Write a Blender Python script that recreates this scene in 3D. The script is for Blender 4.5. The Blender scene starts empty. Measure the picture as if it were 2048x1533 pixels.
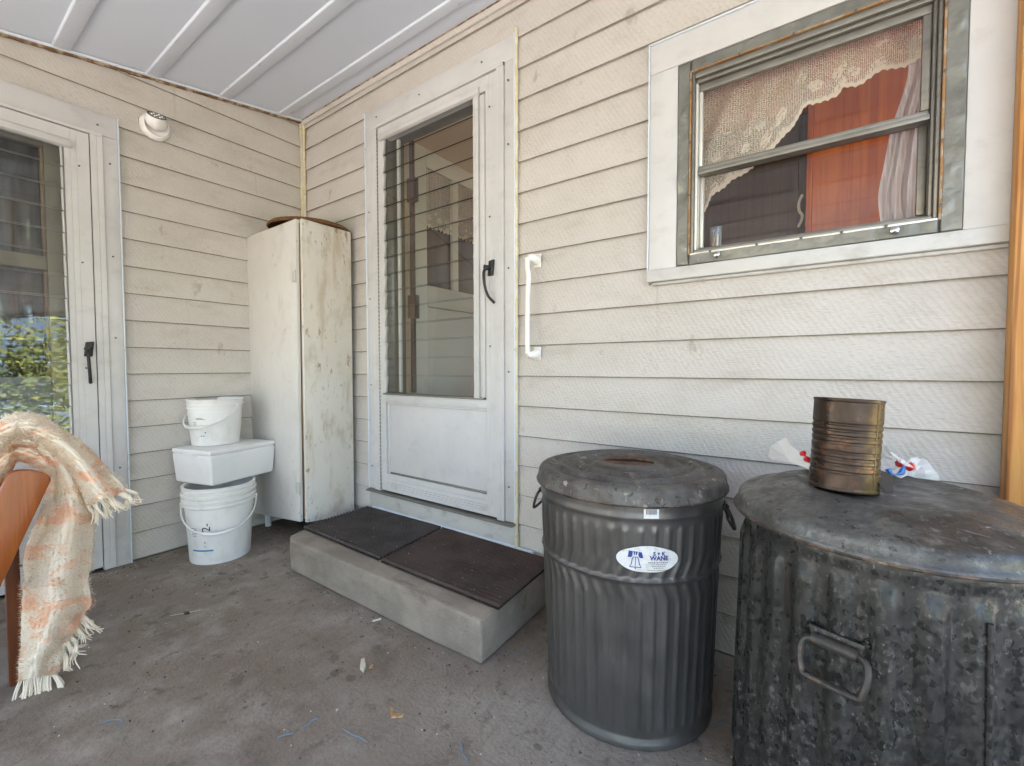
import bpy, bmesh, math, random
from mathutils import Vector, Matrix, noise
random.seed(7)
R = math.radians
S = bpy.context.scene
COL = S.collection

# ------------------------------------------------------------------ camera, sky, sun, exposure
CAM = Vector((2.95, -1.651, 1.0))
FPX, YAW, PIT, ROL = 881.2, 0.61872942, 0.03520911, -0.00139893
fwd = Vector((-math.sin(YAW)*math.cos(PIT), math.cos(YAW)*math.cos(PIT), -math.sin(PIT)))
rt0 = Vector((math.cos(YAW), math.sin(YAW), 0)); up0 = rt0.cross(fwd)
rt = rt0*math.cos(ROL) + up0*math.sin(ROL); up = -rt0*math.sin(ROL) + up0*math.cos(ROL)
cd = bpy.data.cameras.new('camera'); cam = bpy.data.objects.new('camera', cd); COL.objects.link(cam)
cd.sensor_fit = 'HORIZONTAL'; cd.sensor_width = 36; cd.lens = 36*FPX/2048; cd.clip_start = .02; cd.clip_end = 300
cam.matrix_world = Matrix(((rt.x, up.x, -fwd.x, CAM.x), (rt.y, up.y, -fwd.y, CAM.y), (rt.z, up.z, -fwd.z, CAM.z), (0, 0, 0, 1)))
S.camera = cam
SUN_AZ = Vector((-.78, .62, 0)).normalized(); SUN_EL = R(52)
w = bpy.data.worlds.new('World'); S.world = w; w.use_nodes = True
wn = w.node_tree.nodes; bg = wn['Background']; sk = wn.new('ShaderNodeTexSky'); sk.sky_type = 'NISHITA'
sk.sun_disc = False; sk.sun_elevation = SUN_EL; sk.sun_rotation = math.atan2(SUN_AZ.x, SUN_AZ.y); sk.dust_density = 2.0
w.node_tree.links.new(sk.outputs[0], bg.inputs[0]); bg.inputs[1].default_value = .085
sd = bpy.data.lights.new('sun', 'SUN'); sd.energy = 5.0; sd.angle = R(.5); sd.color = (1, .94, .88)
sun = bpy.data.objects.new('sun', sd); COL.objects.link(sun)
sdir = -(SUN_AZ*math.cos(SUN_EL) + Vector((0, 0, math.sin(SUN_EL))))
sun.rotation_euler = sdir.to_track_quat('-Z', 'Y').to_euler(); sun.location = (0, 0, 12)
vs = S.view_settings; vs.view_transform = 'Standard'; vs.look = 'None'; vs.exposure = 4.0; vs.gamma = 1; vs.use_curve_mapping = False
S.cycles.use_denoising = True; S.cycles.max_bounces = 12; S.cycles.diffuse_bounces = 6; S.cycles.transparent_max_bounces = 24
S.cycles.sample_clamp_indirect = 8; S.cycles.caustics_refractive = False; S.cycles.caustics_reflective = False

def at(px, py, ax, val):
    d = fwd*FPX + rt*(px-1024) - up*(py-766.5)
    return CAM + d*((val-CAM[ax])/d[ax])

# ------------------------------------------------------------------ materials
def _lnk(nt, a, b): nt.links.new(a, b)
def tex(nt, co, L):
    mp = nt.nodes.new('ShaderNodeMapping'); _lnk(nt, co, mp.inputs[0])
    mp.inputs['Rotation'].default_value = [R(a) for a in L.get('rot', (0, 0, 0))]
    mp.inputs['Location'].default_value = L.get('off', (0, 0, 0))
    s = L.get('s', 10); s = (s, s, s) if not hasattr(s, '__len__') else s
    t = L.get('t', 'noise')
    if t == 'wave':
        # rotate first, then scale: two mapping nodes
        n = nt.nodes.new('ShaderNodeTexWave'); n.inputs['Scale'].default_value = L.get('k', 1); n.inputs['Distortion'].default_value = L.get('dis', 1)
        n.inputs['Detail'].default_value = L.get('d', 2); n.inputs['Detail Scale'].default_value = L.get('ds', 1)
        n.wave_type = L.get('wt', 'BANDS')
        if n.wave_type == 'BANDS': n.bands_direction = L.get('dir', 'X')
        mp.inputs['Scale'].default_value = s
        out = n.outputs['Fac']
    elif t == 'grad':
        n = nt.nodes.new('ShaderNodeTexGradient'); nz = nt.nodes.new('ShaderNodeTexNoise'); nz.inputs['Scale'].default_value = L.get('ns', 60); nz.inputs['Detail'].default_value = 7; _lnk(nt, co, nz.inputs['Vector'])
        ad = nt.nodes.new('ShaderNodeMath'); ad.operation = 'MULTIPLY_ADD'; _lnk(nt, nz.outputs['Fac'], ad.inputs[0]); ad.inputs[1].default_value = L.get('na', .6); _lnk(nt, n.outputs['Fac'], ad.inputs[2]); mp.inputs['Scale'].default_value = s; out = ad.outputs[0]
    elif t == 'vor':
        n = nt.nodes.new('ShaderNodeTexVoronoi'); n.inputs['Scale'].default_value = 1; mp.inputs['Scale'].default_value = s
        n.feature = L.get('f', 'F1'); out = n.outputs['Distance']; n.inputs['Randomness'].default_value = L.get('rnd', 1)
        if L.get('cell'):
            sp = nt.nodes.new('ShaderNodeSeparateColor'); _lnk(nt, n.outputs['Color'], sp.inputs[0]); out = sp.outputs[0]
    else:
        n = nt.nodes.new('ShaderNodeTexNoise'); n.inputs['Scale'].default_value = 1; mp.inputs['Scale'].default_value = s
        n.inputs['Detail'].default_value = L.get('d', 5); n.inputs['Roughness'].default_value = L.get('r', .6)
        n.inputs['Distortion'].default_value = L.get('dis', 0); out = n.outputs['Fac']
    _lnk(nt, mp.outputs[0], n.inputs['Vector'])
    mr = nt.nodes.new('ShaderNodeMapRange'); _lnk(nt, out, mr.inputs[0]); mr.interpolation_type = 'SMOOTHSTEP'
    mr.inputs[1].default_value = L.get('lo', .4); mr.inputs[2].default_value = L.get('hi', .6)
    r = mr.outputs[0]
    if 'm' in L:                                     # masked by a second texture
        r2 = tex(nt, co, L['m']); mu = nt.nodes.new('ShaderNodeMath'); mu.operation = 'MULTIPLY'
        _lnk(nt, r, mu.inputs[0]); _lnk(nt, r2, mu.inputs[1]); r = mu.outputs[0]
    return r
def mat(name, base, rough=.6, metal=0, layers=(), bumps=(), spec=.5, rl=None, coat=0, trans=0, ior=None):
    m = bpy.data.materials.new(name); m.use_nodes = True; nt = m.node_tree
    b = nt.nodes['Principled BSDF']; b.inputs['Roughness'].default_value = rough; b.inputs['Metallic'].default_value = metal
    b.inputs['Specular IOR Level'].default_value = spec; b.inputs['Coat Weight'].default_value = coat
    tc = nt.nodes.new('ShaderNodeTexCoord'); co = tc.outputs['Object']
    cur = None; c0 = (*base, 1)
    b.inputs['Base Color'].default_value = c0
    for L in layers:
        f = tex(nt, co, L); a = nt.nodes.new('ShaderNodeMath'); a.operation = 'MULTIPLY'; _lnk(nt, f, a.inputs[0]); a.inputs[1].default_value = L.get('a', 1)
        mx = nt.nodes.new('ShaderNodeMix'); mx.data_type = 'RGBA'; _lnk(nt, a.outputs[0], mx.inputs[0])
        if cur is None: mx.inputs[6].default_value = c0
        else: _lnk(nt, cur, mx.inputs[6])
        mx.inputs[7].default_value = (*L['c'], 1); cur = mx.outputs[2]
    if cur is not None: _lnk(nt, cur, b.inputs['Base Color'])
    if rl:
        f = tex(nt, co, rl); mr = nt.nodes.new('ShaderNodeMapRange'); _lnk(nt, f, mr.inputs[0]); mr.inputs[3].default_value = rl['r0']; mr.inputs[4].default_value = rl['r1']
        _lnk(nt, mr.outputs[0], b.inputs['Roughness'])
    nrm = None
    for L in bumps:
        f = tex(nt, co, L); bp = nt.nodes.new('ShaderNodeBump'); _lnk(nt, f, bp.inputs['Height'])
        bp.inputs['Strength'].default_value = L.get('st', .3); bp.inputs['Distance'].default_value = L.get('dist', .002)
        if nrm: _lnk(nt, nrm, bp.inputs['Normal'])
        nrm = bp.outputs[0]
    if nrm: _lnk(nt, nrm, b.inputs['Normal'])
    return m
def glass(name, tint=(.93, .95, .93), ior=1.5, dust=0.0, rough=0.0):
    m = bpy.data.materials.new(name); m.use_nodes = True; nt = m.node_tree
    for n in list(nt.nodes):
        if n.type == 'BSDF_PRINCIPLED': nt.nodes.remove(n)
    out = [n for n in nt.nodes if n.type == 'OUTPUT_MATERIAL'][0]
    t = nt.nodes.new('ShaderNodeBsdfTransparent'); t.inputs[0].default_value = (*tint, 1)
    g = nt.nodes.new('ShaderNodeBsdfGlossy'); g.inputs['Roughness'].default_value = rough
    fr = nt.nodes.new('ShaderNodeFresnel'); fr.inputs[0].default_value = ior
    ge = nt.nodes.new('ShaderNodeNewGeometry'); fb = nt.nodes.new('ShaderNodeMath'); fb.operation = 'MULTIPLY'; iv = nt.nodes.new('ShaderNodeMath'); iv.operation = 'SUBTRACT'; iv.inputs[0].default_value = 1
    _lnk(nt, ge.outputs['Backfacing'], iv.inputs[1]); _lnk(nt, fr.outputs[0], fb.inputs[0]); _lnk(nt, iv.outputs[0], fb.inputs[1])
    mx = nt.nodes.new('ShaderNodeMixShader'); _lnk(nt, fb.outputs[0], mx.inputs[0]); _lnk(nt, t.outputs[0], mx.inputs[1]); _lnk(nt, g.outputs[0], mx.inputs[2])
    last = mx.outputs[0]
    if dust:
        d = nt.nodes.new('ShaderNodeBsdfDiffuse'); d.inputs[0].default_value = (.6, .58, .55, 1)
        tc = nt.nodes.new('ShaderNodeTexCoord'); f = tex(nt, tc.outputs['Object'], dict(s=14, lo=.35, hi=.75, d=8))
        a = nt.nodes.new('ShaderNodeMath'); a.operation = 'MULTIPLY'; a.inputs[1].default_value = dust; _lnk(nt, f, a.inputs[0])
        m2 = nt.nodes.new('ShaderNodeMixShader'); _lnk(nt, a.outputs[0], m2.inputs[0]); _lnk(nt, last, m2.inputs[1]); _lnk(nt, d.outputs[0], m2.inputs[2]); last = m2.outputs[0]
    _lnk(nt, last, out.inputs[0]); return m
def lace(name, col, hole=120, dens=.5, bloom=True):
    m = bpy.data.materials.new(name); m.use_nodes = True; nt = m.node_tree; b = nt.nodes['Principled BSDF']
    b.inputs['Base Color'].default_value = (*col, 1); b.inputs['Roughness'].default_value = .9; b.inputs['Specular IOR Level'].default_value = .1
    out = [n for n in nt.nodes if n.type == 'OUTPUT_MATERIAL'][0]
    tl = nt.nodes.new('ShaderNodeBsdfTranslucent'); tl.inputs[0].default_value = (*col, 1)
    ad = nt.nodes.new('ShaderNodeMixShader'); ad.inputs[0].default_value = .45; _lnk(nt, b.outputs[0], ad.inputs[1]); _lnk(nt, tl.outputs[0], ad.inputs[2])
    uv = nt.nodes.new('ShaderNodeTexCoord'); co = uv.outputs['UV']
    gx = tex(nt, co, dict(t='vor', s=(hole, hole, 1), lo=.28, hi=.5, rnd=.25))
    fl = tex(nt, co, dict(t='vor', s=(20, 20, 1), lo=.46, hi=.36, rnd=.5))
    fp = tex(nt, co, dict(t='noise', s=(110, 110, 1), lo=.40, hi=.5, d=2))
    sx = nt.nodes.new('ShaderNodeSeparateXYZ'); _lnk(nt, co, sx.inputs[0])
    bd = nt.nodes.new('ShaderNodeMapRange'); _lnk(nt, sx.outputs[1], bd.inputs[0]); bd.inputs[1].default_value = .125; bd.inputs[2].default_value = .095
    mu = nt.nodes.new('ShaderNodeMath'); mu.operation = 'MULTIPLY'; _lnk(nt, fl, mu.inputs[0]); _lnk(nt, fp, mu.inputs[1])
    mu2 = nt.nodes.new('ShaderNodeMath'); mu2.operation = 'MULTIPLY'; _lnk(nt, mu.outputs[0], mu2.inputs[0]); _lnk(nt, bd.outputs[0], mu2.inputs[1])
    e = nt.nodes.new('ShaderNodeMapRange'); _lnk(nt, sx.outputs[1], e.inputs[0]); e.inputs[1].default_value = .022; e.inputs[2].default_value = .012
    mx1 = nt.nodes.new('ShaderNodeMath'); mx1.operation = 'MAXIMUM'; _lnk(nt, gx, mx1.inputs[0]); _lnk(nt, mu2.outputs[0], mx1.inputs[1])
    mx2 = nt.nodes.new('ShaderNodeMath'); mx2.operation = 'MAXIMUM'; _lnk(nt, mx1.outputs[0], mx2.inputs[0]); _lnk(nt, e.outputs[0], mx2.inputs[1])
    cl = nt.nodes.new('ShaderNodeMapRange'); _lnk(nt, mx2.outputs[0], cl.inputs[0]); cl.inputs[3].default_value = dens; cl.inputs[4].default_value = .97
    tr = nt.nodes.new('ShaderNodeBsdfTransparent'); ms = nt.nodes.new('ShaderNodeMixShader')
    _lnk(nt, cl.outputs[0], ms.inputs[0]); _lnk(nt, tr.outputs[0], ms.inputs[1]); _lnk(nt, ad.outputs[0], ms.inputs[2]); _lnk(nt, ms.outputs[0], out.inputs[0])
    return m

GRIME = lambda s, a, c=(.16, .13, .10): dict(s=s, lo=.5, hi=.75, a=a, c=c, d=8, r=.65)
def siding_mat(name, along):
    sc = lambda h, v: (h, 1, v) if along == 'x' else (1, h, v)
    rot = (0, 32, 0) if along == 'x' else (-32, 0, 0)
    dr = 'X' if along == 'x' else 'Y'
    return mat(name, (.60, .562, .535), .62, spec=.3,
        layers=[dict(s=sc(2.2, 3), lo=.35, hi=.7, c=(.54, .50, .465), a=.7, d=4),
                dict(s=sc(45, 260), lo=.50, hi=.72, c=(.31, .27, .22), a=.5, d=5, m=dict(s=sc(3, 6), lo=.36, hi=.62, off=(3, 1, 2))), dict(t='wave', s=1, rot=rot, k=20, dis=4, d=3, ds=1.4, dir=dr, lo=.6, hi=1, c=(.44, .40, .35), a=.30, m=dict(s=sc(4, 9), lo=.3, hi=.6)),
                dict(t='vor', s=(55, 55, 55), lo=.075, hi=.035, c=(.07, .055, .045), a=.75, m=dict(s=(7, 7, 9), lo=.58, hi=.68)),
                GRIME((4, 4, 9), .35, (.36, .30, .24)), dict(s=sc(34, 1.3), lo=.60, hi=.78, c=(.34, .285, .225), a=.42, d=5, m=dict(s=sc(2.5, 1.5), lo=.45, hi=.6, off=(7, 2, 3))), dict(s=sc(9, 5), lo=.63, hi=.72, c=(.29, .25, .21), a=.5, d=9, off=(2, 8, 5))],
        bumps=[dict(t='wave', s=1, rot=rot, k=20, dis=4, d=3, ds=1.4, dir=dr, lo=.0, hi=1, st=.32, dist=.003, m=dict(s=sc(2.2, 4), lo=.25, hi=.7, off=(5, 5, 1))),
               dict(s=sc(45, 260), lo=.3, hi=.75, d=6, st=.5, dist=.003)])
M = {}
M['sideB'] = siding_mat('painted_siding_grain', 'x'); M['sideA'] = siding_mat('painted_siding_grain_side', 'y')
wl = lambda a=.3: [dict(s=(3, 3, 3), lo=.4, hi=.7, c=(.47, .467, .475), a=.5), GRIME((9, 9, 14), a, (.30, .285, .26)), dict(t='vor', s=(38, 38, 38), lo=.05, hi=.02, c=(.08, .08, .08), a=.7, m=dict(s=5, lo=.58, hi=.66))]
M['buttedge'] = mat('grimy_shaded_board_edge', (.21, .185, .155), .9, layers=[dict(s=(20, 20, 20), lo=.4, hi=.65, c=(.34, .30, .25), a=.7)])  # grime plus the shade line under each board, both put into the colour
M['white'] = mat('white_enamel', (.58, .567, .572), .42, layers=wl(.28), bumps=[dict(s=(40, 40, 8), lo=.3, hi=.7, st=.12, dist=.001)])
M['wood_white'] = mat('white_painted_wood', (.56, .55, .535), .5, layers=wl(.5), bumps=[dict(s=(12, 90, 90), lo=.3, hi=.7, st=.25, dist=.0015)])
M['dirtywhite'] = mat('grubby_white_board', (.52, .50, .475), .6, layers=wl(.9), bumps=[dict(s=30, lo=.3, hi=.7, st=.3, dist=.002)])
M['ceil'] = mat('ceiling_panel_white', (.645, .705, .80), .55, layers=[dict(s=1.2, lo=.4, hi=.7, c=(.605, .665, .755), a=.6), dict(t='vor', s=26, lo=.03, hi=.015, c=(.25, .25, .25), a=.6, m=dict(s=3, lo=.6, hi=.66))], bumps=[dict(s=250, lo=.3, hi=.7, st=.06, dist=.0006)])
M['batten'] = mat('ceiling_batten_white', (.66, .715, .80), .5, layers=[dict(s=(8, 25, 25), lo=.62, hi=.72, c=(.36, .34, .32), a=.6)])
M['caulk'] = mat('yellowed_caulk', (.66, .57, .36), .6, layers=[dict(s=18, lo=.45, hi=.6, c=(.72, .66, .52), a=.9), dict(s=40, lo=.6, hi=.7, c=(.30, .23, .10), a=.7)], bumps=[dict(s=60, lo=.3, hi=.7, st=.5, dist=.003)])
M['rustgap'] = mat('rotten_edge_wood', (.16, .085, .04), .9, layers=[dict(s=30, lo=.45, hi=.6, c=(.42, .33, .22), a=.9)], bumps=[dict(s=80, lo=.3, hi=.7, st=.6, dist=.003)])
M['conc'] = mat('worn_concrete_floor', (.39, .343, .297), .85, spec=.25,
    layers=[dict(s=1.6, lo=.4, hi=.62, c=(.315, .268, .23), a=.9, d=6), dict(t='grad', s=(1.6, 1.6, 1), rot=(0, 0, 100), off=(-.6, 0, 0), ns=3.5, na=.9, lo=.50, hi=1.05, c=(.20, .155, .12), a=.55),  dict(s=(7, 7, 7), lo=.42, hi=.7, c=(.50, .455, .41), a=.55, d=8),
            dict(s=(50, 9, 1), rot=(0, 0, 28), lo=.5, hi=.72, c=(.20, .165, .14), a=.45, d=7), dict(s=34, lo=.45, hi=.75, c=(.18, .152, .13), a=.55, d=9, r=.7), dict(s=210, lo=.5, hi=.75, c=(.30, .285, .265), a=.5, d=3),
            dict(t='vor', s=(5.2, 7, 1), lo=.115, hi=.085, c=(.085, .062, .052), a=.6, m=dict(s=2.1, lo=.5, hi=.56)),
            dict(t='vor', s=(30, 30, 1), lo=.10, hi=.05, c=(.05, .042, .036), a=.85, m=dict(s=4, lo=.5, hi=.6)),
            dict(s=(2.6, 2.6, 2.6), lo=.56, hi=.72, c=(.09, .072, .062), a=.7, d=7, off=(4, 2, 0)), dict(s=(13, 13, 13), lo=.57, hi=.68, c=(.12, .098, .084), a=.6, d=8, off=(1, 6, 0)), dict(s=(.7, .9, 1), lo=.42, hi=.6, c=(.20, .155, .12), a=.5, d=3, off=(2, 3, 0)), dict(t='vor', s=(16, 16, 1), lo=.16, hi=.10, c=(.10, .075, .062), a=.6, m=dict(s=5, lo=.55, hi=.62, off=(8, 3, 0)))],
    bumps=[dict(s=90, lo=.3, hi=.75, d=8, st=.45, dist=.004), dict(s=9, lo=.3, hi=.7, st=.25, dist=.006)])
M['stepc'] = mat('rough_cast_concrete', (.34, .285, .235), .9, spec=.2,
    layers=[dict(s=5, lo=.4, hi=.65, c=(.225, .19, .158), a=.8, d=7), dict(t='vor', s=70, lo=.16, hi=.08, c=(.06, .055, .05), a=.9, m=dict(s=9, lo=.52, hi=.62)), dict(s=150, lo=.45, hi=.7, c=(.30, .275, .25), a=.35), dict(s=(1.5, 4, 4), lo=.48, hi=.62, c=(.185, .155, .13), a=.6, d=8, off=(3, 3, 3)),
            dict(s=(3, 9, 9), lo=.58, hi=.75, c=(.10, .085, .07), a=.65, d=7)],
    bumps=[dict(s=120, lo=.25, hi=.75, d=8, st=.6, dist=.004), dict(t='vor', s=70, lo=.16, hi=.05, st=-.5, dist=.004, m=dict(s=9, lo=.52, hi=.62))])
def matm(n, c, c2): return mat(n, c, .95, spec=.15, layers=[dict(s=7, lo=.4, hi=.65, c=c2, a=.8, d=6), dict(s=(40, 260, 60), lo=.55, hi=.75, c=(.17, .14, .125), a=.6, d=4), dict(s=3.5, lo=.5, hi=.68, c=(.12, .095, .085), a=.5, d=8, off=(4, 1, 1))], bumps=[dict(s=400, lo=.3, hi=.7, st=.7, dist=.003)])
M['matA'] = matm('ribbed_mat_charcoal', (.028, .024, .023), (.020, .017, .016)); M['matB'] = matm('ribbed_mat_brown', (.032, .022, .020), (.022, .016, .015))  # base darkened: shade between the ribs is put into the colour
M['matribA'] = matm('dusty_lit_rib_charcoal', (.098, .084, .080), (.068, .057, .054)); M['matribB'] = matm('dusty_lit_rib_brown', (.112, .078, .068), (.076, .054, .048))  # dusty ribs, also lightened as if lit so the relief reads
M['can1'] = mat('aged_grey_steel', (.125, .117, .112), .45, .6, layers=[dict(s=(9, 9, 2), lo=.4, hi=.65, c=(.088, .082, .078), a=.7, d=6), dict(s=(22, 22, 3), lo=.58, hi=.75, c=(.18, .172, .166), a=.5, d=7), dict(s=(260, 260, 5), lo=.64, hi=.74, c=(.20, .195, .19), a=.5, d=3, m=dict(s=6, lo=.45, hi=.6)), dict(s=(5, 5, 1.2), lo=.55, hi=.7, c=(.045, .043, .041), a=.6, d=7, off=(3, 1, 1)), dict(t='vor', s=42, lo=.05, hi=.03, c=(.5, .49, .47), a=.8, m=dict(s=6, lo=.6, hi=.66))], rl=dict(s=14, lo=.3, hi=.7, r0=.28, r1=.5), bumps=[dict(s=9, lo=.3, hi=.7, st=.2, dist=.004)])
M['lid1'] = mat('grimy_weathered_lid', (.125, .118, .11), .6, .35,
    layers=[dict(s=11, lo=.4, hi=.62, c=(.075, .06, .05), a=.85, d=7), dict(s=19, lo=.56, hi=.7, c=(.21, .17, .145), a=.8, d=8, off=(2, 5, 1)), dict(s=30, lo=.61, hi=.68, c=(.42, .36, .31), a=.75, d=8, off=(9, 1, 4)), dict(s=55, lo=.6, hi=.66, c=(.03, .024, .02), a=.8, d=6, off=(8, 8, 1)), dict(s=(120, 40, 40), lo=.6, hi=.75, c=(.34, .33, .32), a=.5), dict(s=7, lo=.6, hi=.7, c=(.17, .075, .032), a=.75, d=8, off=(1, 8, 3))],
    bumps=[dict(s=40, lo=.3, hi=.7, d=7, st=.5, dist=.003)])
M['lidtop1'] = M['lid1']
M['galv'] = mat('spangled_galvanised_steel', (.021, .0205, .019), .5, .22,
    layers=[dict(t='vor', s=(130, 130, 95), cell=1, lo=.05, hi=.95, c=(.042, .041, .038), a=.8), dict(t='noise', s=(85, 85, 60), lo=.55, hi=.63, c=(.115, .112, .106), a=.7, d=4, m=dict(s=8, lo=.34, hi=.56)), dict(s=(150, 150, 105), lo=.62, hi=.68, c=(.24, .235, .225), a=.7, d=3, m=dict(s=10, lo=.42, hi=.58, off=(3, 1, 7))), dict(s=(10, 10, 2.5), lo=.42, hi=.68, c=(.014, .0135, .013), a=.8, d=7), dict(s=(200, 200, 18), lo=.64, hi=.74, c=(.17, .166, .158), a=.55, d=4, m=dict(s=(8, 8, 5), lo=.42, hi=.6, off=(5, 5, 5))), dict(s=(60, 60, 4), lo=.6, hi=.75, c=(.07, .045, .032), a=.5, d=6, off=(2, 9, 4))],
    rl=dict(t='vor', s=(130, 130, 95), cell=1, lo=0, hi=1, r0=.26, r1=.6), bumps=[dict(s=(120, 120, 60), lo=.35, hi=.7, d=4, st=.10, dist=.001), dict(s=7, lo=.3, hi=.7, st=.25, dist=.006)])
M['lid2'] = mat('dull_galvanised_lid', (.095, .092, .088), .40, .4,
    layers=[dict(t='vor', s=120, cell=1, lo=0, hi=1, c=(.165, .165, .163), a=.5), dict(s=9, lo=.42, hi=.66, c=(.043, .037, .032), a=.9, d=8), dict(s=22, lo=.56, hi=.68, c=(.19, .165, .14), a=.7, d=9, r=.7, off=(3, 3, 3)), dict(s=70, lo=.58, hi=.68, c=(.26, .25, .235), a=.6, d=4, m=dict(s=7, lo=.42, hi=.6)), dict(s=(14, 90, 40), rot=(0, 0, 40), lo=.62, hi=.72, c=(.30, .295, .28), a=.5, d=4), dict(s=48, lo=.6, hi=.66, c=(.022, .019, .017), a=.8, d=6, off=(8, 8, 1)), dict(s=26, lo=.66, hi=.71, c=(.5, .5, .48), a=.6, off=(7, 2, 1))],
    rl=dict(s=20, lo=.3, hi=.7, r0=.25, r1=.58), bumps=[dict(s=26, lo=.3, hi=.7, d=6, st=.35, dist=.003)])
M['rimrust'] = mat('rusty_rolled_rim', (.05, .04, .034), .5, .4, layers=[dict(s=26, lo=.48, hi=.62, c=(.16, .10, .065), a=.8, d=6), dict(s=40, lo=.6, hi=.7, c=(.30, .28, .25), a=.7)])
M['dkmetal'] = mat('dark_cast_metal', (.03, .03, .03), .45, .5, layers=[dict(s=60, lo=.58, hi=.7, c=(.13, .125, .12), a=.7)], bumps=[dict(s=80, lo=.3, hi=.7, st=.3, dist=.001)])
M['wire'] = mat('worn_handle_wire', (.05, .047, .044), .5, .45, layers=[dict(s=40, lo=.5, hi=.65, c=(.16, .10, .07), a=.6)])
M['plastic'] = mat('white_bucket_plastic', (.80, .785, .78), .38, layers=[dict(s=9, lo=.5, hi=.75, c=(.60, .58, .55), a=.6, d=7), GRIME((14, 14, 7), .22, (.42, .39, .35)), dict(t='vor', s=60, lo=.06, hi=.03, c=(.2, .18, .16), a=.6, m=dict(s=7, lo=.63, hi=.7))])
M['foam'] = mat('white_foam', (.80, .785, .79), .75, spec=.2, layers=[dict(s=6, lo=.5, hi=.75, c=(.67, .68, .70), a=.5)], bumps=[dict(t='vor', s=260, lo=.1, hi=.6, st=.12, dist=.001)])
M['blue'] = mat('blue_print', (.04, .20, .42), .4); M['navy'] = mat('navy_print', (.02, .045, .24), .4); M['ink'] = mat('grey_print', (.12, .12, .13), .5); M['black'] = mat('black_ink', (.02, .02, .02), .5)
M['sticker'] = mat('white_sticker_paper', (.66, .655, .65), .5, layers=[dict(s=(30, 30, 120), lo=.5, hi=.7, c=(.50, .49, .47), a=.6), GRIME(60, .5, (.3, .28, .25))], bumps=[dict(s=(60, 60, 200), lo=.3, hi=.7, st=.3, dist=.001)])
M['cab'] = mat('chipped_cream_paint', (.66, .615, .55), .55, layers=[dict(s=3, lo=.4, hi=.65, c=(.68, .65, .61), a=.7), GRIME((8, 8, 4), .7, (.36, .28, .18)), dict(s=(10, 10, 1.6), lo=.54, hi=.68, c=(.46, .37, .25), a=.6, d=8, off=(6, 1, 2)), dict(t='noise', s=(60, 60, 22), lo=.60, hi=.66, c=(.27, .24, .19), a=.75, d=4, m=dict(s=(5, 5, 3), lo=.42, hi=.6)), dict(s=(26, 26, 11), lo=.58, hi=.64, c=(.30, .20, .10), a=.85, d=9, r=.7, m=dict(s=(4, 4, 2.5), lo=.40, hi=.56, off=(2, 2, 5)))], bumps=[dict(s=(26, 26, 14), lo=.55, hi=.7, d=9, st=-.4, dist=.002), dict(s=70, lo=.3, hi=.7, st=.2, dist=.001)])
M['cabdoor'] = mat('chipped_white_paint', (.655, .63, .61), .5, layers=[dict(s=3, lo=.4, hi=.7, c=(.60, .565, .52), a=.6), GRIME((8, 8, 4), .45, (.42, .39, .34)), dict(t='noise', s=(70, 70, 30), lo=.62, hi=.68, c=(.33, .30, .26), a=.7, d=4, m=dict(s=(5, 5, 3), lo=.45, hi=.62)), dict(t='vor', s=(24, 24, 18), lo=.16, hi=.08, c=(.38, .36, .34), a=.6, m=dict(s=(5, 5, 3), lo=.5, hi=.6, off=(1, 4, 2)))], bumps=[dict(s=70, lo=.3, hi=.7, st=.2, dist=.001)])
M['rawwood'] = mat('bare_dark_wood', (.16, .10, .055), .8, layers=[dict(s=(20, 20, 4), lo=.45, hi=.6, c=(.28, .2, .13), a=.7)])
M['basket'] = mat('brown_rattan', (.17, .075, .022), .6, layers=[dict(s=(60, 60, 60), lo=.45, hi=.6, c=(.12, .055, .02), a=.7)], bumps=[dict(t='wave', s=1, k=30, dis=1, lo=0, hi=1, st=.5, dist=.003)])
def woodm(n, c, c2, c3, rough=.45, ax='z', k=1.0):
    st = {'z': (1, 1, .06), 'y': (1, .06, 1), 'x': (.06, 1, 1)}[ax]
    sc = lambda q: tuple(q*k*v for v in st)
    return mat(n, c, rough, layers=[dict(t='noise', s=sc(28), lo=.42, hi=.58, c=c2, a=.8, d=3, dis=1.2), dict(t='wave', s=sc(1), k=9, dis=7, d=3, ds=1.2, lo=.72, hi=1, c=c3, a=.75), dict(s=sc(160), lo=.5, hi=.7, c=c2, a=.4, d=3)], bumps=[dict(s=sc(140), lo=.3, hi=.7, st=.25, dist=.001)])
M['pine'] = woodm('honey_pine', (.56, .28, .08), (.44, .175, .035), (.22, .065, .012), .5)
M['chair'] = woodm('orange_varnished_wood', (.31, .088, .016), (.25, .062, .011), (.19, .042, .009), .3)
M['chairshade'] = woodm('shaded_chair_wood', (.15, .042, .012), (.11, .03, .01), (.08, .02, .008), .4)  # rear legs: chair wood darkened, their shade put into the colour
M['kitchen'] = mat('varnished_red_brown_wood', (.64, .17, .036), .2, coat=.5, layers=[dict(s=(26, 26, 1.5), lo=.38, hi=.66, c=(.42, .085, .02), a=.8, d=5, dis=.6), dict(s=(120, 120, 3), lo=.52, hi=.7, c=(.36, .07, .018), a=.5, d=4), dict(s=1.7, lo=.45, hi=.7, c=(.33, .07, .028), a=.6)]); M['kitchend'] = woodm('dark_walnut_panel', (.085, .045, .028), (.065, .034, .022), (.05, .026, .017), .5)
M['alu'] = mat('dull_aluminium', (.235, .222, .20), .42, .6, layers=[dict(s=(12, 12, 40), lo=.45, hi=.7, c=(.155, .145, .125), a=.7)])
M['alubright'] = mat('bright_aluminium', (.72, .70, .66), .35, .4)
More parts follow.
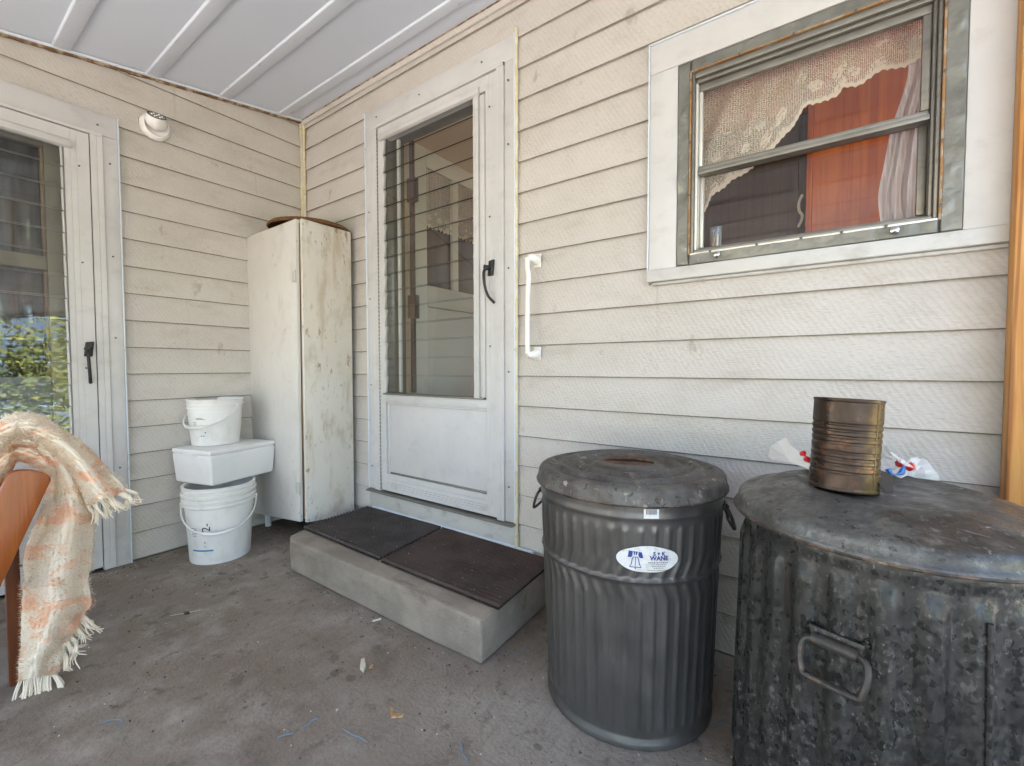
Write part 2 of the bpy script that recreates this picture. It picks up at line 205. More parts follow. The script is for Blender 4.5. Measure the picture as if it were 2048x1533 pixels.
M['tape'] = mat('grey_foil_tape', (.215, .212, .19), .38, .45, layers=[dict(s=14, lo=.45, hi=.65, c=(.155, .153, .135), a=.8, d=6), dict(s=40, lo=.62, hi=.72, c=(.40, .40, .37), a=.6)], bumps=[dict(s=12, lo=.3, hi=.7, d=3, st=.5, dist=.005)])
M['rustline'] = mat('rust_orange_caulk', (.30, .155, .06), .8, layers=[dict(s=40, lo=.48, hi=.6, c=(.36, .30, .22), a=.85), dict(s=60, lo=.6, hi=.7, c=(.09, .05, .03), a=.8)])
M['chrome'] = mat('polished_knob', (.42, .41, .39), .16, 1.0)
M['pane'] = glass('window_glass', (.97, .975, .97), 1.7, dust=.005); M['slat'] = glass('jalousie_glass', (.95, .96, .95), 1.75, dust=.007); M['clear'] = glass('tumbler_glass', (.88, .90, .90), 2.1, dust=.12)
M['slatedge'] = mat('ground_glass_edge', (.028, .026, .022), .5, spec=.2)
M['slatedge2'] = mat('lit_glass_edge', (.30, .30, .28), .5)  # paler copy of slatedge for the left door, lit look put into the colour
M['pane2'] = glass('inner_glass', (.95, .96, .95), 2.0, dust=.003)
M['olive'] = mat('weathered_olive_sash', (.20, .178, .135), .6, layers=[dict(s=(10, 10, 3), lo=.45, hi=.65, c=(.13, .115, .085), a=.7)])
M['darkcurtain'] = mat('dark_brown_drape', (.018, .013, .010), .9, layers=[dict(s=(1, 190, 3), lo=.56, hi=.66, c=(.085, .078, .066), a=.7, d=2), dict(s=(1, 26, 2), lo=.45, hi=.6, c=(.008, .006, .005), a=.6)])
M['greypanel'] = mat('grey_blue_door_paint', (.20, .215, .23), .5)
M['innerdoor'] = mat('inner_door_white', (.50, .475, .41), .5)
M['lace'] = lace('cream_lace', (.97, .87, .74), 210, .09); M['lace2'] = lace('white_lace', (.78, .76, .78), 80, .72)
M['tin'] = mat('rusty_tin', (.125, .088, .034), .34, .6,
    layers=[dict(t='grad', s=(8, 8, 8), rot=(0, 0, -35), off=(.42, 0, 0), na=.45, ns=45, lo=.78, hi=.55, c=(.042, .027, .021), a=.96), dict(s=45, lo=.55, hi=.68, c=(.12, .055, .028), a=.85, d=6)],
    rl=dict(s=26, lo=.35, hi=.7, r0=.25, r1=.55))
M['bag'] = mat('clear_plastic_bag', (.80, .80, .80), .2); 
b_ = M['bag'].node_tree.nodes['Principled BSDF']; b_.inputs['Alpha'].default_value = .5; b_.inputs['Coat Weight'].default_value = .4
M['red'] = mat('red_plastic', (.55, .02, .03), .3); M['bluep'] = mat('blue_plastic', (.03, .16, .50), .3)
M['blanket'] = mat('cream_peach_wool', (.86, .77, .66), .95, spec=.1, layers=[dict(s=(9, 7, 14), lo=.50, hi=.57, c=(.86, .55, .38), a=.85, d=5, dis=1.0), dict(s=(90, 90, 90), lo=.45, hi=.7, c=(.76, .68, .59), a=.4)], bumps=[dict(s=220, lo=.3, hi=.7, d=6, st=.35, dist=.003), dict(s=50, lo=.3, hi=.7, st=.3, dist=.005)])
M['fringe'] = mat('cream_wool_fringe', (.84, .75, .63), .95, spec=.1)
M['bluethread'] = mat('pale_blue_plastic_strip', (.13, .24, .33), .5); M['chip'] = mat('wood_chip', (.42, .22, .09), .8, layers=[dict(s=90, lo=.45, hi=.6, c=(.55, .42, .28), a=.8)]); M['pale'] = mat('pale_scrap', (.62, .56, .47), .8); M['darkbit'] = mat('dark_litter', (.045, .035, .03), .9); M['grassbit'] = mat('dry_grass_blade', (.42, .36, .26), .8)
M['led'] = mat('led_lens', (.9, .9, .88), .1); M['ledface'] = mat('grey_reflector', (.42, .42, .42), .25, .5); M['screw'] = mat('screw_steel', (.12, .12, .12), .4, .8)
M['paving'] = mat('pale_bounce_paving', (.40, .36, .335), .9, layers=[dict(s=3, lo=.4, hi=.65, c=(.34, .305, .285), a=.7)])
M['lawn'] = mat('lawn_green', (.10, .11, .05), .9, layers=[dict(s=1.5, lo=.4, hi=.7, c=(.13, .14, .065), a=.7, d=6)])
M['bark'] = mat('tree_bark', (.06, .045, .035), .9); M['drywall'] = mat('room_plaster', (.66, .56, .43), .8); M['woodfloor'] = mat('room_floor', (.22, .13, .07), .5); M['roof'] = mat('grey_roofing', (.12, .12, .12), .9)
def leafm(n, c, c2): return mat(n, c, .6, layers=[dict(s=2.5, lo=.4, hi=.62, c=c2, a=.9)])
M['leafA'] = leafm('leaf_green', (.11, .15, .03), (.22, .23, .04)); M['leafB'] = leafm('leaf_dark_green', (.05, .09, .025), (.10, .13, .03)); M['leafC'] = leafm('blossom_pink', (.5, .25, .34), (.12, .16, .04))

# ------------------------------------------------------------------ mesh helpers
def wloc(o):
    v = Vector((0, 0, 0))
    while o: v += o.location; o = o.parent
    return v
class MB:
    def __init__(s): s.v = []; s.f = []; s.mi = []; s.uv = {}
    def add(s, vs, fs, mi=0):
        n = len(s.v); s.v += [Vector(v) for v in vs]; s.f += [tuple(i+n for i in f) for f in fs]; s.mi += [mi]*len(fs); return s
    def box(s, x0, x1, y0, y1, z0, z1, mi=0):
        return s.add([(x, y, z) for z in (z0, z1) for y in (y0, y1) for x in (x0, x1)], [(0, 2, 3, 1), (4, 5, 7, 6), (0, 1, 5, 4), (2, 6, 7, 3), (0, 4, 6, 2), (1, 3, 7, 5)], mi)
    def prism(s, poly, d, mi=0):                  # polygon of 3-D points, extruded by vector d
        n = len(poly); p = [Vector(q) for q in poly]; d = Vector(d)
        return s.add(p+[q+d for q in p], [tuple(range(n))[::-1], tuple(range(n, 2*n))]+[(i, (i+1) % n, n+(i+1) % n, n+i) for i in range(n)], mi)
    def tube(s, pts, r, n=8, cap=True, mi=0):
        pts = [Vector(p) for p in pts]; rr = r if hasattr(r, '__len__') else [r]*len(pts); vs = []; prev = None
        for i, p in enumerate(pts):
            t = (pts[min(i+1, len(pts)-1)]-pts[max(i-1, 0)]).normalized()
            a = prev-t*prev.dot(t) if prev else t.orthogonal()
            if a.length < 1e-6: a = t.orthogonal()
            a.normalize(); prev = a; b = t.cross(a)
            vs += [p+(a*math.cos(2*math.pi*k/n)+b*math.sin(2*math.pi*k/n))*rr[i] for k in range(n)]
        m = len(pts); fs = [(i*n+k, i*n+(k+1) % n, (i+1)*n+(k+1) % n, (i+1)*n+k) for i in range(m-1) for k in range(n)]
        if cap: fs += [tuple(range(n))[::-1], tuple((m-1)*n+k for k in range(n))]
        return s.add(vs, fs, mi)
    def lathe(s, prof, n=48, rf=None, c=(0, 0, 0), mi=0, close=False):
        vs = []
        for (r, z) in prof:
            for k in range(n):
                t = 2*math.pi*k/n; q = r+(rf(t, z, r) if rf else 0)
                vs.append((c[0]+q*math.cos(t), c[1]+q*math.sin(t), c[2]+z))
        m = len(prof)
        fs = [(i*n+k, i*n+(k+1) % n, (i+1)*n+(k+1) % n, (i+1)*n+k) for i in range(m-1) for k in range(n)]
        return s.add(vs, fs, mi)
    def grid(s, rows, mi=0, closed=False):
        n = len(rows[0]); m = len(rows); vs = [p for r in rows for p in r]
        return s.add(vs, [(i*n+k, i*n+k+1, (i+1)*n+k+1, (i+1)*n+k) for i in range(m-1) for k in range(n-1)], mi)
    def build(s, name, m, parent=None, local=False, smooth=False, bevel=0, seg=2, fix=True, solid=0, sub=0, ang=40):
        me = bpy.data.meshes.new(name); off = Vector((0, 0, 0)) if (local or parent is None) else wloc(parent)
        me.from_pydata([v-off for v in s.v], [], s.f)
        ms = m if isinstance(m, (list, tuple)) else [m]
        for q in ms: me.materials.append(q)
        if len(ms) > 1: me.polygons.foreach_set('material_index', s.mi)
        bm = bmesh.new(); bm.from_mesh(me)
        if fix: bmesh.ops.recalc_face_normals(bm, faces=bm.faces)
        if bevel:
            ed = [e for e in bm.edges if len(e.link_faces) == 2 and e.calc_face_angle(0) > R(30)]
            bmesh.ops.bevel(bm, geom=ed, offset=bevel, segments=seg, profile=.5, affect='EDGES', clamp_overlap=True)
        bm.to_mesh(me); bm.free()
        if smooth or bevel:
            me.polygons.foreach_set('use_smooth', [True]*len(me.polygons)); me.set_sharp_from_angle(angle=R(ang))
        o = bpy.data.objects.new(name, me); COL.objects.link(o)
        if parent: o.parent = parent
        if solid: q = o.modifiers.new('thick', 'SOLIDIFY'); q.thickness = solid; q.offset = 0
        if sub: q = o.modifiers.new('round', 'SUBSURF'); q.levels = sub; q.render_levels = sub
        return o
def tag(o, label=None, cat=None, group=None, kind=None):
    if label: o['label'] = label
    if cat: o['category'] = cat
    if group: o['group'] = group
    if kind: o['kind'] = kind
    return o
def thing(name, label, cat, loc=(0, 0, 0), rz=0, group=None):
    o = bpy.data.objects.new(name, None); COL.objects.link(o); o.location = loc; o.rotation_euler = (0, 0, rz); o.empty_display_size = .1
    return tag(o, label, cat, group)
def struct(name, mb, m, **k): return tag(mb.build(name, m, **k), kind='structure')
def spline(P, n):                                 # Catmull-Rom resample by arc length
    P = [Vector(p) for p in P]; Q = [P[0]*2-P[1]]+P+[P[-1]*2-P[-2]]; out = []
    for i in range(1, len(Q)-2):
        for k in range(12):
            t = k/12; a, b, c, d = Q[i-1:i+3]
            out.append(.5*((2*b)+(c-a)*t+(2*a-5*b+4*c-d)*t*t+(3*b-a-3*c+d)*t**3))
    out.append(P[-1]); L = [0]
    for a, b in zip(out, out[1:]): L.append(L[-1]+(b-a).length)
    res = []; j = 0
    for i in range(n):
        q = L[-1]*i/(n-1)
        while j < len(L)-2 and L[j+1] < q: j += 1
        f = (q-L[j])/max(1e-9, L[j+1]-L[j]); res.append(out[j].lerp(out[j+1], min(1, f)))
    return res
def text_geo(body, size, align='CENTER', bold=0):
    cu = bpy.data.curves.new('t', 'FONT'); cu.body = body; cu.size = size; cu.align_x = align; cu.offset = bold
    o = bpy.data.objects.new('t', cu); COL.objects.link(o); bpy.context.view_layer.update()
    me = bpy.data.meshes.new_from_object(o.evaluated_get(bpy.context.evaluated_depsgraph_get()))
    vs = [v.co.copy() for v in me.vertices]; fs = [tuple(p.vertices) for p in me.polygons]
    bpy.data.objects.remove(o); bpy.data.curves.remove(cu); bpy.data.meshes.remove(me); return vs, fs
XA = .05                                          # face of the left-hand wall
mapB = lambda u, d, z: (u, -d, z)                 # u along the wall, d outwards
mapA = lambda u, d, z: (XA+d, u, z)
def lbox(mb, mp, u0, u1, d0, d1, z0, z1, mi=0):
    a, b = Vector(mp(u0, d0, z0)), Vector(mp(u1, d1, z1))
    return mb.box(min(a.x, b.x), max(a.x, b.x), min(a.y, b.y), max(a.y, b.y), z0, z1, mi)

# ================================================================== SETTING
gr = MB(); gr.add([(-60, -60, -.16), (60, -60, -.16), (60, 60, -.16), (-60, 60, -.16)], [(0, 1, 2, 3)]); struct('yard_ground', gr, M['lawn'], fix=False)
gr = MB(); gr.box(-9, 9.2, -9, -4.45, -.25, -.135); gr.box(4.6, 9.2, -4.449, 9, -.25, -.135); struct('bounce_paving', gr, M['paving'])  # unseen paving added so sunlight bounces neutral into the porch
PX1, PY1 = 4.55, -4.4                              # unseen outer edge of the porch, placed to shape the incoming light
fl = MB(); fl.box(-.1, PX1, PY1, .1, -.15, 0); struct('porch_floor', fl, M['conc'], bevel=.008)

# ---- siding
def walls(name, label, mp, m, u0, u1, z0, e, ztop, holes, k0, loc, zfloor):
    t = thing(name, label, 'wall', loc)
    rows = []; k = k0
    while z0+k*e < ztop: rows.append(z0+k*e); k += 1
    for zr in rows:
        jit = random.uniform(-.0012, .0012)
        cuts = sorted({u0, u1, *[h[0] for h in holes if u0 < h[0] < u1], *[h[1] for h in holes if u0 < h[1] < u1]})
        segs = []
        for a, b in zip(cuts, cuts[1:]):
            rng = [(max(zr, zfloor), min(zr+e, ztop))]
            for h in holes:
                if h[0] <= a and h[1] >= b:
                    nr = []
                    for (p, q) in rng:
                        if h[3] <= p or h[2] >= q: nr.append((p, q)); continue
                        if h[2] > p: nr.append((p, h[2]))
                        if h[3] < q: nr.append((h[3], q))
                    rng = nr
            for r in rng:
                if r[1]-r[0] < .008: continue
                if segs and segs[-1][1] == a and segs[-1][2] == r: segs[-1] = (segs[-1][0], b, r)
                else: segs.append((a, b, r))
        for a, b, (p, q) in segs:
            d = lambda z: -.011*(z-zr)/e+jit*(z-zr)/e
            top = q+(.011 if q >= zr+e-1e-6 else 0)
            lipz = p
            butt = p < zr+1e-6
            prof = [(d(p), p+.0035), (d(top), top), (d(top)-.005, top), (d(p)-.0055, p+.004), (d(p)-.0035, p)]
            mb = MB(); A = [Vector(mp(a, dd, zz)) for dd, zz in prof]; mb.prism(A, Vector(mp(b, 0, 0))-Vector(mp(a, 0, 0)))
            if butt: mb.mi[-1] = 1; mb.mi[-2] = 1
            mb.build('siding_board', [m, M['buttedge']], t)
    return t
DB = (.735, 1.80, .155, 2.472)                    # main door casing on the house wall (u0,u1,z0,z1)
WB = (2.402, 3.40, 1.31, 2.169)
houseB = walls('house_wall', 'cream clapboard wall with the window and the door above the step', mapB, M['sideB'], XA+.01, 4.5, 1.0961, .1365, 2.68, [DB, WB], -8, (2.6, 0, 0), .005)
DA = (-2.03, -.969, 0, 2.228)
houseA = walls('house_wall', 'shorter cream clapboard wall with the motion light and the ground level door', mapA, M['sideA'], -2.12, -.012, 1.1047, .1373, 2.70, [DA], -8, (XA, -.5, 0), .005)
def core(mp, parent, u0, u1, zt, holes):
    cuts = sorted({u0, u1, *[h[0] for h in holes], *[h[1] for h in holes]})
    mb = MB()
    for a, b in zip(cuts, cuts[1:]):
        rng = [(-.1, zt)]
        for h in holes:
            if h[0] <= a and h[1] >= b:
                nr = []
                for p, q in rng:
                    if h[2] > p: nr.append((p, h[2]))
                    if h[3] < q: nr.append((h[3], q))
                rng = nr
        for p, q in rng: lbox(mb, mp, a, b, -.12, -.018, p, q)
    o = mb.build('wall_sheathing', M['drywall'], parent); return o
core(mapB, houseB, -.08, 4.5, 3.0, [(.83, 1.72, .285, 2.38), (2.545, 3.195, 1.395, 2.025)])
core(mapA, houseA, -2.12, .12, 3.0, [(-1.93, -1.06, 0, 2.2)])
# corner strip with lumpy caulk
cm = MB(); cm.box(XA-.004, XA+.016, -.016, .004, 0, 2.665); cm.build('corner_strip', M['wood_white'], houseB, bevel=.003)
def caulk(parent, P, r, n, amp):
    pts = spline(P, n); rr = [r*(1+amp*noise.noise(Vector((i*.37, r*900, P[0][2]*7)))) for i in range(n)]
    return MB().tube(pts, rr, 7).build('caulk_bead', M['caulk'], parent, smooth=True)
caulk(houseB, [(XA+.02, -.006, .15), (XA+.021, -.006, 1.2), (XA+.02, -.006, 2.63)], .0065, 110, .9)
caulk(houseA, [(XA+.006, -.020, .15), (XA+.006, -.021, 1.2), (XA+.006, -.020, 2.63)], .0065, 110, .9)
caulk(houseB, [(1.806, -.008, .17), (1.806, -.009, 1.3), (1.806, -.008, 2.50)], .0075, 130, .6)

# ---- porch ceiling
CZ0, CS = 2.655, .163
cz = lambda y: CZ0+CS*y
def cbox(mb, x0, x1, y0, y1, t0, t1):
    return mb.add([(x, y, cz(y)+t) for t in (t0, t1) for y in (y0, y1) for x in (x0, x1)], [(0, 2, 3, 1), (4, 5, 7, 6), (0, 1, 5, 4), (2, 6, 7, 3), (0, 4, 6, 2), (1, 3, 7, 5)])
ceil = thing('porch_ceiling', 'pale grey sloping porch ceiling of long panels with raised battens', 'ceiling', (2.6, -1.5, 2.4)); ceil['kind'] = 'structure'
RIB = [-.145-.338*i for i in range(13)]
edges = [.0]+RIB+[PY1]
for a, b in zip(edges, edges[1:]):
    if b < a-.02: cbox(MB(), XA-.03, PX1, b+.001, a-.001, .002, .03).build('ceiling_panel', M['ceil'], ceil)
for y in RIB:
    p = [(y-.034, 0), (y-.028, -.007), (y+.028, -.007), (y+.034, 0), (y+.034, .004), (y-.034, .004)]
    MB().prism([(XA-.02, q, cz(q)+t) for q, t in p], (PX1-XA, 0, 0)).build('ceiling_batten', M['batten'], ceil, bevel=.002)
rf = MB(); cbox(rf, XA-.03, PX1+.1, PY1-.1, .02, .035, .10); rf.build('roof_deck', M['roof'], ceil)
hb = MB(); hb.box(XA+.4, PX1-.13, PY1, PY1+.12, cz(PY1)-.2, cz(PY1)-.02); hb.build('edge_beam', M['wood_white'], ceil)
gb = MB(); gb.add([(PX1-.06, 0, CZ0-.05), (PX1-.06, PY1, cz(PY1)-.05), (PX1-.06, PY1, cz(PY1)), (PX1-.06, 0, CZ0)], [(0, 1, 2, 3)]); gb.build('gable_board', M['wood_white'], ceil, fix=False, solid=.02)
# trims where the walls meet the ceiling
tb = MB(); tb.prism([(XA+.01, -.002, cz(0)-.03), (XA+.01, -.012, cz(0)-.03), (XA+.01, -.018, cz(0)-.008), (XA+.01, -.002, cz(0)-.006)], (4.42, 0, 0)); tb.build('ceiling_trim', M['sideB'], houseB)
tg = MB(); tg.prism([(XA+.01, -.001, cz(0)-.007), (XA+.01, -.02, cz(0)-.007), (XA+.01, -.02, cz(0)-.001), (XA+.01, -.001, cz(0)-.001)], (4.42, 0, 0)); tg.build('ceiling_gap_strip', M['rustgap'], houseB)
ta = MB(); n = 90; rows = []
for i in range(n):
    y = -.02-2.08*i/(n-1); j = .004*noise.noise(Vector((y*14, 0, 0)))+.003*noise.noise(Vector((y*50, 3, 0)))
    rows.append([(XA+.002, y, cz(y)-.02+j), (XA+.012, y, cz(y)-.018+j), (XA+.016, y, cz(y)-.006), (XA+.002, y, cz(y)-.002)])
ta.grid(rows); ta.build('ceiling_gap_strip', M['rustgap'], houseA)
ta = MB(); ta.prism([(XA+.014, -.02, cz(-.02)-.010), (XA+.024, -.02, cz(-.02)-.010), (XA+.026, -.02, cz(-.02)-.001), (XA+.014, -.02, cz(-.02)-.001)], (0, -2.08, -2.08*CS)); ta.build('ceiling_trim', M['batten'], houseA)

# ================================================================== STORM DOORS
def screws(mp, parent, pts, d):
    for (u, z) in pts:
        mb = MB(); c = Vector(mp(u, d, z)); ax = Vector(mp(0, 1, 0))-Vector(mp(0, 0, 0))
        mb.tube([c-ax*.002, c+ax*.0015, c+ax*.0022], [.0042, .0042, .0025], 8); mb.build('screw', M['screw'], parent, smooth=True)
def bar(name, mp, m, parent, u0, u1, d0, d1, z0, z1, bev=.003, grooves=None, vert=True):
    mb = MB()
    if not grooves: lbox(mb, mp, u0, u1, d0, d1, z0, z1)
    else:                                            # long bar with a stepped face: grooves=[(from,to,depth)]
        prof = [(0, d0), (0, d1)]
        W = (u1-u0) if vert else (z1-z0)
        for (a, b, dp) in grooves: prof += [(a, d1), (a+.0015, d1-dp), (b-.0015, d1-dp), (b, d1)]
        prof += [(W, d1), (W, d0)]
        if vert: mb.prism([mp(u0+p, q, z0) for p, q in prof], (0, 0, z1-z0))
        else: mb.prism([mp(u0, q, z0+p) for p, q in prof], Vector(mp(u1, 0, 0))-Vector(mp(u0, 0, 0)))
    return mb.build(name, m, parent, bevel=0 if grooves else bev)
def storm_door(label, mp, loc, cas, zb, leaf, glassr, panel, zsill, nsl, hinge_left=True, track=True):
    t = thing('storm_door', label, 'door', loc); W_ = M['white']
    # casing (u0,u1,z0,z1), zb frame inner lines, leaf outer, glass opening, kick panel
    cu0, cu1, cz0_, cz1 = cas; f0, f1, ft = zb; l0, l1, lz0, lz1 = leaf; g0, g1, gz0, gz1 = glassr
    bar('casing', mp, W_, t, cu0, f0-.001, -.02, .016, cz0_, cz1-.101); bar('casing', mp, W_, t, f1+.001, cu1, -.02, .016, cz0_, cz1-.101); bar('casing', mp, W_, t, cu0, cu1, -.02, .016, cz1-.1, cz1)
    bar('edge_channel', mp, M['batten'], t, cu0-.007, cu0-.001, -.01, .021, cz0_, cz1+.006, .001); bar('edge_channel', mp, M['batten'], t, cu1+.001, cu1+.006, -.01, .021, cz0_, cz1+.006, .001)
    bar('frame_strip', mp, W_, t, f0, l0-.004, -.03, .024, zsill, ft, grooves=[(.012, .016, .0016)])
    bar('frame_strip', mp, W_, t, l1+.004, f1, -.03, .024, zsill, ft, grooves=[(.02, .024, .0016)])
    bar('frame_strip', mp, W_, t, f0, f1, -.03, .027, lz1+.004, ft, vert=False, grooves=[(.012, .016, .0016)])
    # leaf
    tw = .07 if track else .012
    st = bar('door_stile', mp, W_, t, l0, g0-.006, -.028, .018, lz0, lz1, grooves=[(.006, .009, .0016)])
    bar('door_stile', mp, W_, t, g1+tw, l1, -.028, .018, lz0, lz1, grooves=[(.018, .022, .0016), (.040, .043, .0012)])
    bar('door_rail', mp, W_, t, g0-.006, g1+tw, -.028, .018, gz1, lz1, vert=False, grooves=[(.03, .034, .0016)])
    hd = MB(); hd.prism([mp(g0-.03, .018, gz1-.012), mp(g0-.03, .036, gz1-.004), mp(g0-.03, .034, gz1+.022), mp(g0-.03, .018, gz1+.03)], Vector(mp(g1+.035, 0, 0))-Vector(mp(g0-.03, 0, 0))); hd.build('drip_cap', W_, t, bevel=.002)
    p0, p1, pz0, pz1 = panel
    bar('door_rail', mp, W_, t, g0-.006, g1+tw, -.028, .018, lz0, pz0, vert=False, grooves=[(.022, .025, .003), (.034, .037, .003), (.046, .049, .003), (.07, .073, .002)])
    bar('door_rail', mp, W_, t, g0-.006, g1+tw, -.028, .018, pz1, gz0-.012, vert=False)
    bar('kick_panel', mp, W_, t, g0-.006, g1+tw, -.02, .006, pz0, pz1, .001)
    for a, b, c, d in ((p0-.012, p0, pz0, pz1), (p1, p1+.012, pz0, pz1)): bar('panel_moulding', mp, W_, t, a, b, .0, .014, c, d, .004)
    bar('panel_moulding', mp, M['alu'], t, p0, p1, .0, .012, pz0, pz0+.010, .004); bar('panel_moulding', mp, W_, t, p0, p1, .0, .014, pz1-.012, pz1, .004)
    bar('slat_sill', mp, M['alu'], t, g0-.02, g1+.06, -.028, .026, gz0-.012, gz0-.002, .002)
    if track: bar('slat_track', mp, W_, t, g1+.004, g1+.034, -.025, .030, gz0-.004, gz1-.012, grooves=[(.008, .012, .002)])
    if track: bar('slat_track', mp, W_, t, g1+.036, g1+.066, -.028, .024, gz0-.002, gz1-.012, .006)
    bar('slat_track', mp, M['alu'], t, g0-.004, g0+.008, -.04, .004, gz0, gz1, .002)
    e = (gz1-gz0)/nsl
    proto = None
    for i in range(nsl):
        z = gz0+i*e
        mb = MB(); tilt = .011
        P = [mp(g0+.002, .013+tilt, z), mp(g0+.002, .013, z+e+.009), mp(g0+.002, .0055, z+e+.009), mp(g0+.002, .0055+tilt, z)]
        dv = Vector(mp(g1+.002, 0, 0))-Vector(mp(g0+.002, 0, 0)); mb.prism(P, dv)
        mb.mi = [0, 0, 0, 1, 0, 1]
        mb.build('glass_slat', [M['slat'], M['slatedge' if track else 'slatedge2']], t)
        for ua, ub in ((g0-.004, g0+.004), (g1-.001, g1+.005)):
            cb = MB(); cb.prism([mp(ua, .016+tilt, z+.001), mp(ua, .015, z+e-.004), mp(ua, .004, z+e-.004), mp(ua, .004+tilt, z+.001)], Vector(mp(ub, 0, 0))-Vector(mp(ua, 0, 0))); cb.build('slat_clip', W_, t)
    # inside: operator bar with gear boxes, jamb liner
    iu = g0+.125
    ob = MB(); lbox(ob, mp, iu, iu+.026, -.075, -.055, gz0, gz1-.02)
    for zz in (gz0+.42, gz0+1.07): lbox(ob, mp, iu-.016, iu+.044, -.085, -.05, zz, zz+.13)
    ob.build('operator_bar', M['kitchend'], t, bevel=.002)
    for ua, ub in ((l0-.02, l0+.02), (l1-.02, l1+.02)): bar('jamb', mp, M['olive'], t, ua, ub, -.16, -.03, zsill, lz1)
    bar('jamb', mp, M['olive'], t, l0+.021, l1-.021, -.16, -.03, lz1-.02, lz1+.03)
    bar('sash_post', mp, W_, t, g0+.045, g0+.065, -.05, -.035, gz0, gz1)
    # hinge
    hu = l0-.003 if hinge_left else l1+.003
    hg = MB()
    nk = int((lz1-lz0)/.022)
    for i in range(nk):
        c = Vector(mp(hu, .02, lz0+.011+i*(lz1-lz0)/nk)); hg.tube([c-Vector((0, 0, .009)), c+Vector((0, 0, .009))], .0045, 6)
    tag(hg.build('piano_hinge', M['alu'], t, smooth=True), kind='stuff')
    return t
sB = storm_door('white storm door with louvred glass at the top of the concrete step', mapB, (1.27, 0, .285), (.742, 1.798, .285, 2.472), (.80, 1.745, 2.372), (.853, 1.70, .292, 2.352), (.905, 1.568, .858, 2.284), (.922, 1.634, .392, .802), .285, 15)
screws(mapB, sB, [(1.772, z) for z in (.45, .98, 1.45, 2.0, 2.28)]+[(.775, z) for z in (.42, .9, 1.4, 1.9)]+[(u, 2.418) for u in (.85, 1.2, 1.62)]+[(1.665, z) for z in (2.2, 1.7, 1.1)]+[(1.59, .858+.095*i) for i in range(1, 15)], .0235)
ld = storm_door('white storm door at floor level beside the fabric draped chair', mapA, (XA, -1.5, 0), (-2.03, -.972, 0, 2.228), (-1.965, -1.03, 2.13), (-1.905, -1.078, .02, 2.112), (-1.85, -1.176, .62, 2.03), (-1.83, -1.19, .12, .56), .005, 14, hinge_left=True, track=False)
screws(mapA, ld, [(-1.004, z) for z in (.5, 1.15, 1.55, 2.0)]+[(-1.115, z) for z in (1.0, 1.5, 1.95)]+[(-1.045, 2.17)], .0235)
# threshold and sill board of the raised door
th = MB(); th.prism([mapB(.738, -.02, .272), mapB(.738, .045, .272), mapB(.738, .045, .279), mapB(.738, -.02, .287)], (1.066, 0, 0)); th.build('threshold', M['alu'], sB, bevel=.002)
kb = MB(); kb.box(.735, 1.80, -.012, .006, .165, .271); kb.build('sill_board', M['dirtywhite'], houseB, bevel=.003)
kb = MB(); kb.prism([(.76, -.012, .158), (.76, -.03, .158), (.76, -.012, .178)], (1.14, 0, 0)); kb.build('flashing', M['batten'], houseB)
# door handles
def handle(mp, parent, u, z, flip=1):
    mb = MB(); mb.prism([mp(u-.014, .018, z-.045), mp(u+.016, .018, z-.045), mp(u+.024, .018, z+.028), mp(u-.006, .018, z+.024)], Vector(mp(0, .012, 0))-Vector(mp(0, 0, 0)))
    h = mb.build('door_handle', M['dkmetal'], parent, bevel=.003)
    lv = MB(); pts = spline([mp(u+.004, .026, z-.01), mp(u-.012*flip, .05, z-.02), mp(u-.012*flip, .058, z-.05), mp(u-.006*flip, .056, z-.10), mp(u+.004*flip, .046, z-.14), mp(u+.016*flip, .024, z-.165), mp(u+.022*flip, .019, z-.172)], 24)
    lv.tube(pts, [.0075 if i < 4 else .0065 for i in range(24)], 8); lv.build('lever', M['dkmetal'], h, smooth=True)
    bt = MB(); a = Vector(mp(u-.004, .03, z-.008)); b = Vector(mp(u-.018*flip, .05, z-.004)); bt.tube([a, b], [.011, .009], 10); bt.build('thumb_button', M['dkmetal'], h, smooth=True)
handle(mapB, sB, 1.668, 1.472); handle(mapA, ld, -1.108, 1.10, .35)

# ---- inner doors and rooms
rm = MB(); Zt = 2.62
def room(name, x0, x1, y0, y1, z0, z1, skip, m, light_gap=None):
    mb = MB()
    mb.box(x0, x1, y0, y1, z0-.1, z0); mb.build('room_floor', M['woodfloor'])['kind'] = 'structure'
    mb = MB(); mb.box(x0-.1, x1+.1, y0, y1+.1, z1, z1+.1); mb.build('room_ceiling', m)['kind'] = 'structure'
    for s in ('w', 'e', 'n', 's'):
        if s in skip: continue
        mb = MB()
        if s == 'w': mb.box(x0-.1, x0, y0, y1, z0, z1)
        if s == 'e':
            if light_gap: mb.box(x1, x1+.1, y0, .2, z0, z1); mb.box(x1, x1+.1, 1.9, y1, z0, z1); mb.box(x1, x1+.1, .2, 1.9, z0, .9); mb.box(x1, x1+.1, .2, 1.9, 2.45, z1)
            else: mb.box(x1, x1+.1, y0, y1, z0, z1)
        if s == 's': mb.box(x0, x1, y0-.1, y0, z0, z1)
        if s == 'n':
            if light_gap: a, b, c, d = light_gap; mb.box(x0, a, y1, y1+.1, z0, z1); mb.box(b, x1, y1, y1+.1, z0, z1); mb.box(a, b, y1, y1+.1, z0, c); mb.box(a, b, y1, y1+.1, d, z1)
            else: mb.box(x0, x1, y1, y1+.1, z0, z1)
        mb.build('room_wall', m)['kind'] = 'structure'
room('kitchen', .2, 4.4, .121, 3.2, .27, Zt, 's', M['drywall'], (2.2, 4.2, 1.0, 2.45))  # unseen north and east openings added to let daylight into the kitchen
room('hall', -2.6, -.071, -2.1, -.3, -.02, 2.55, 'e', M['drywall'])
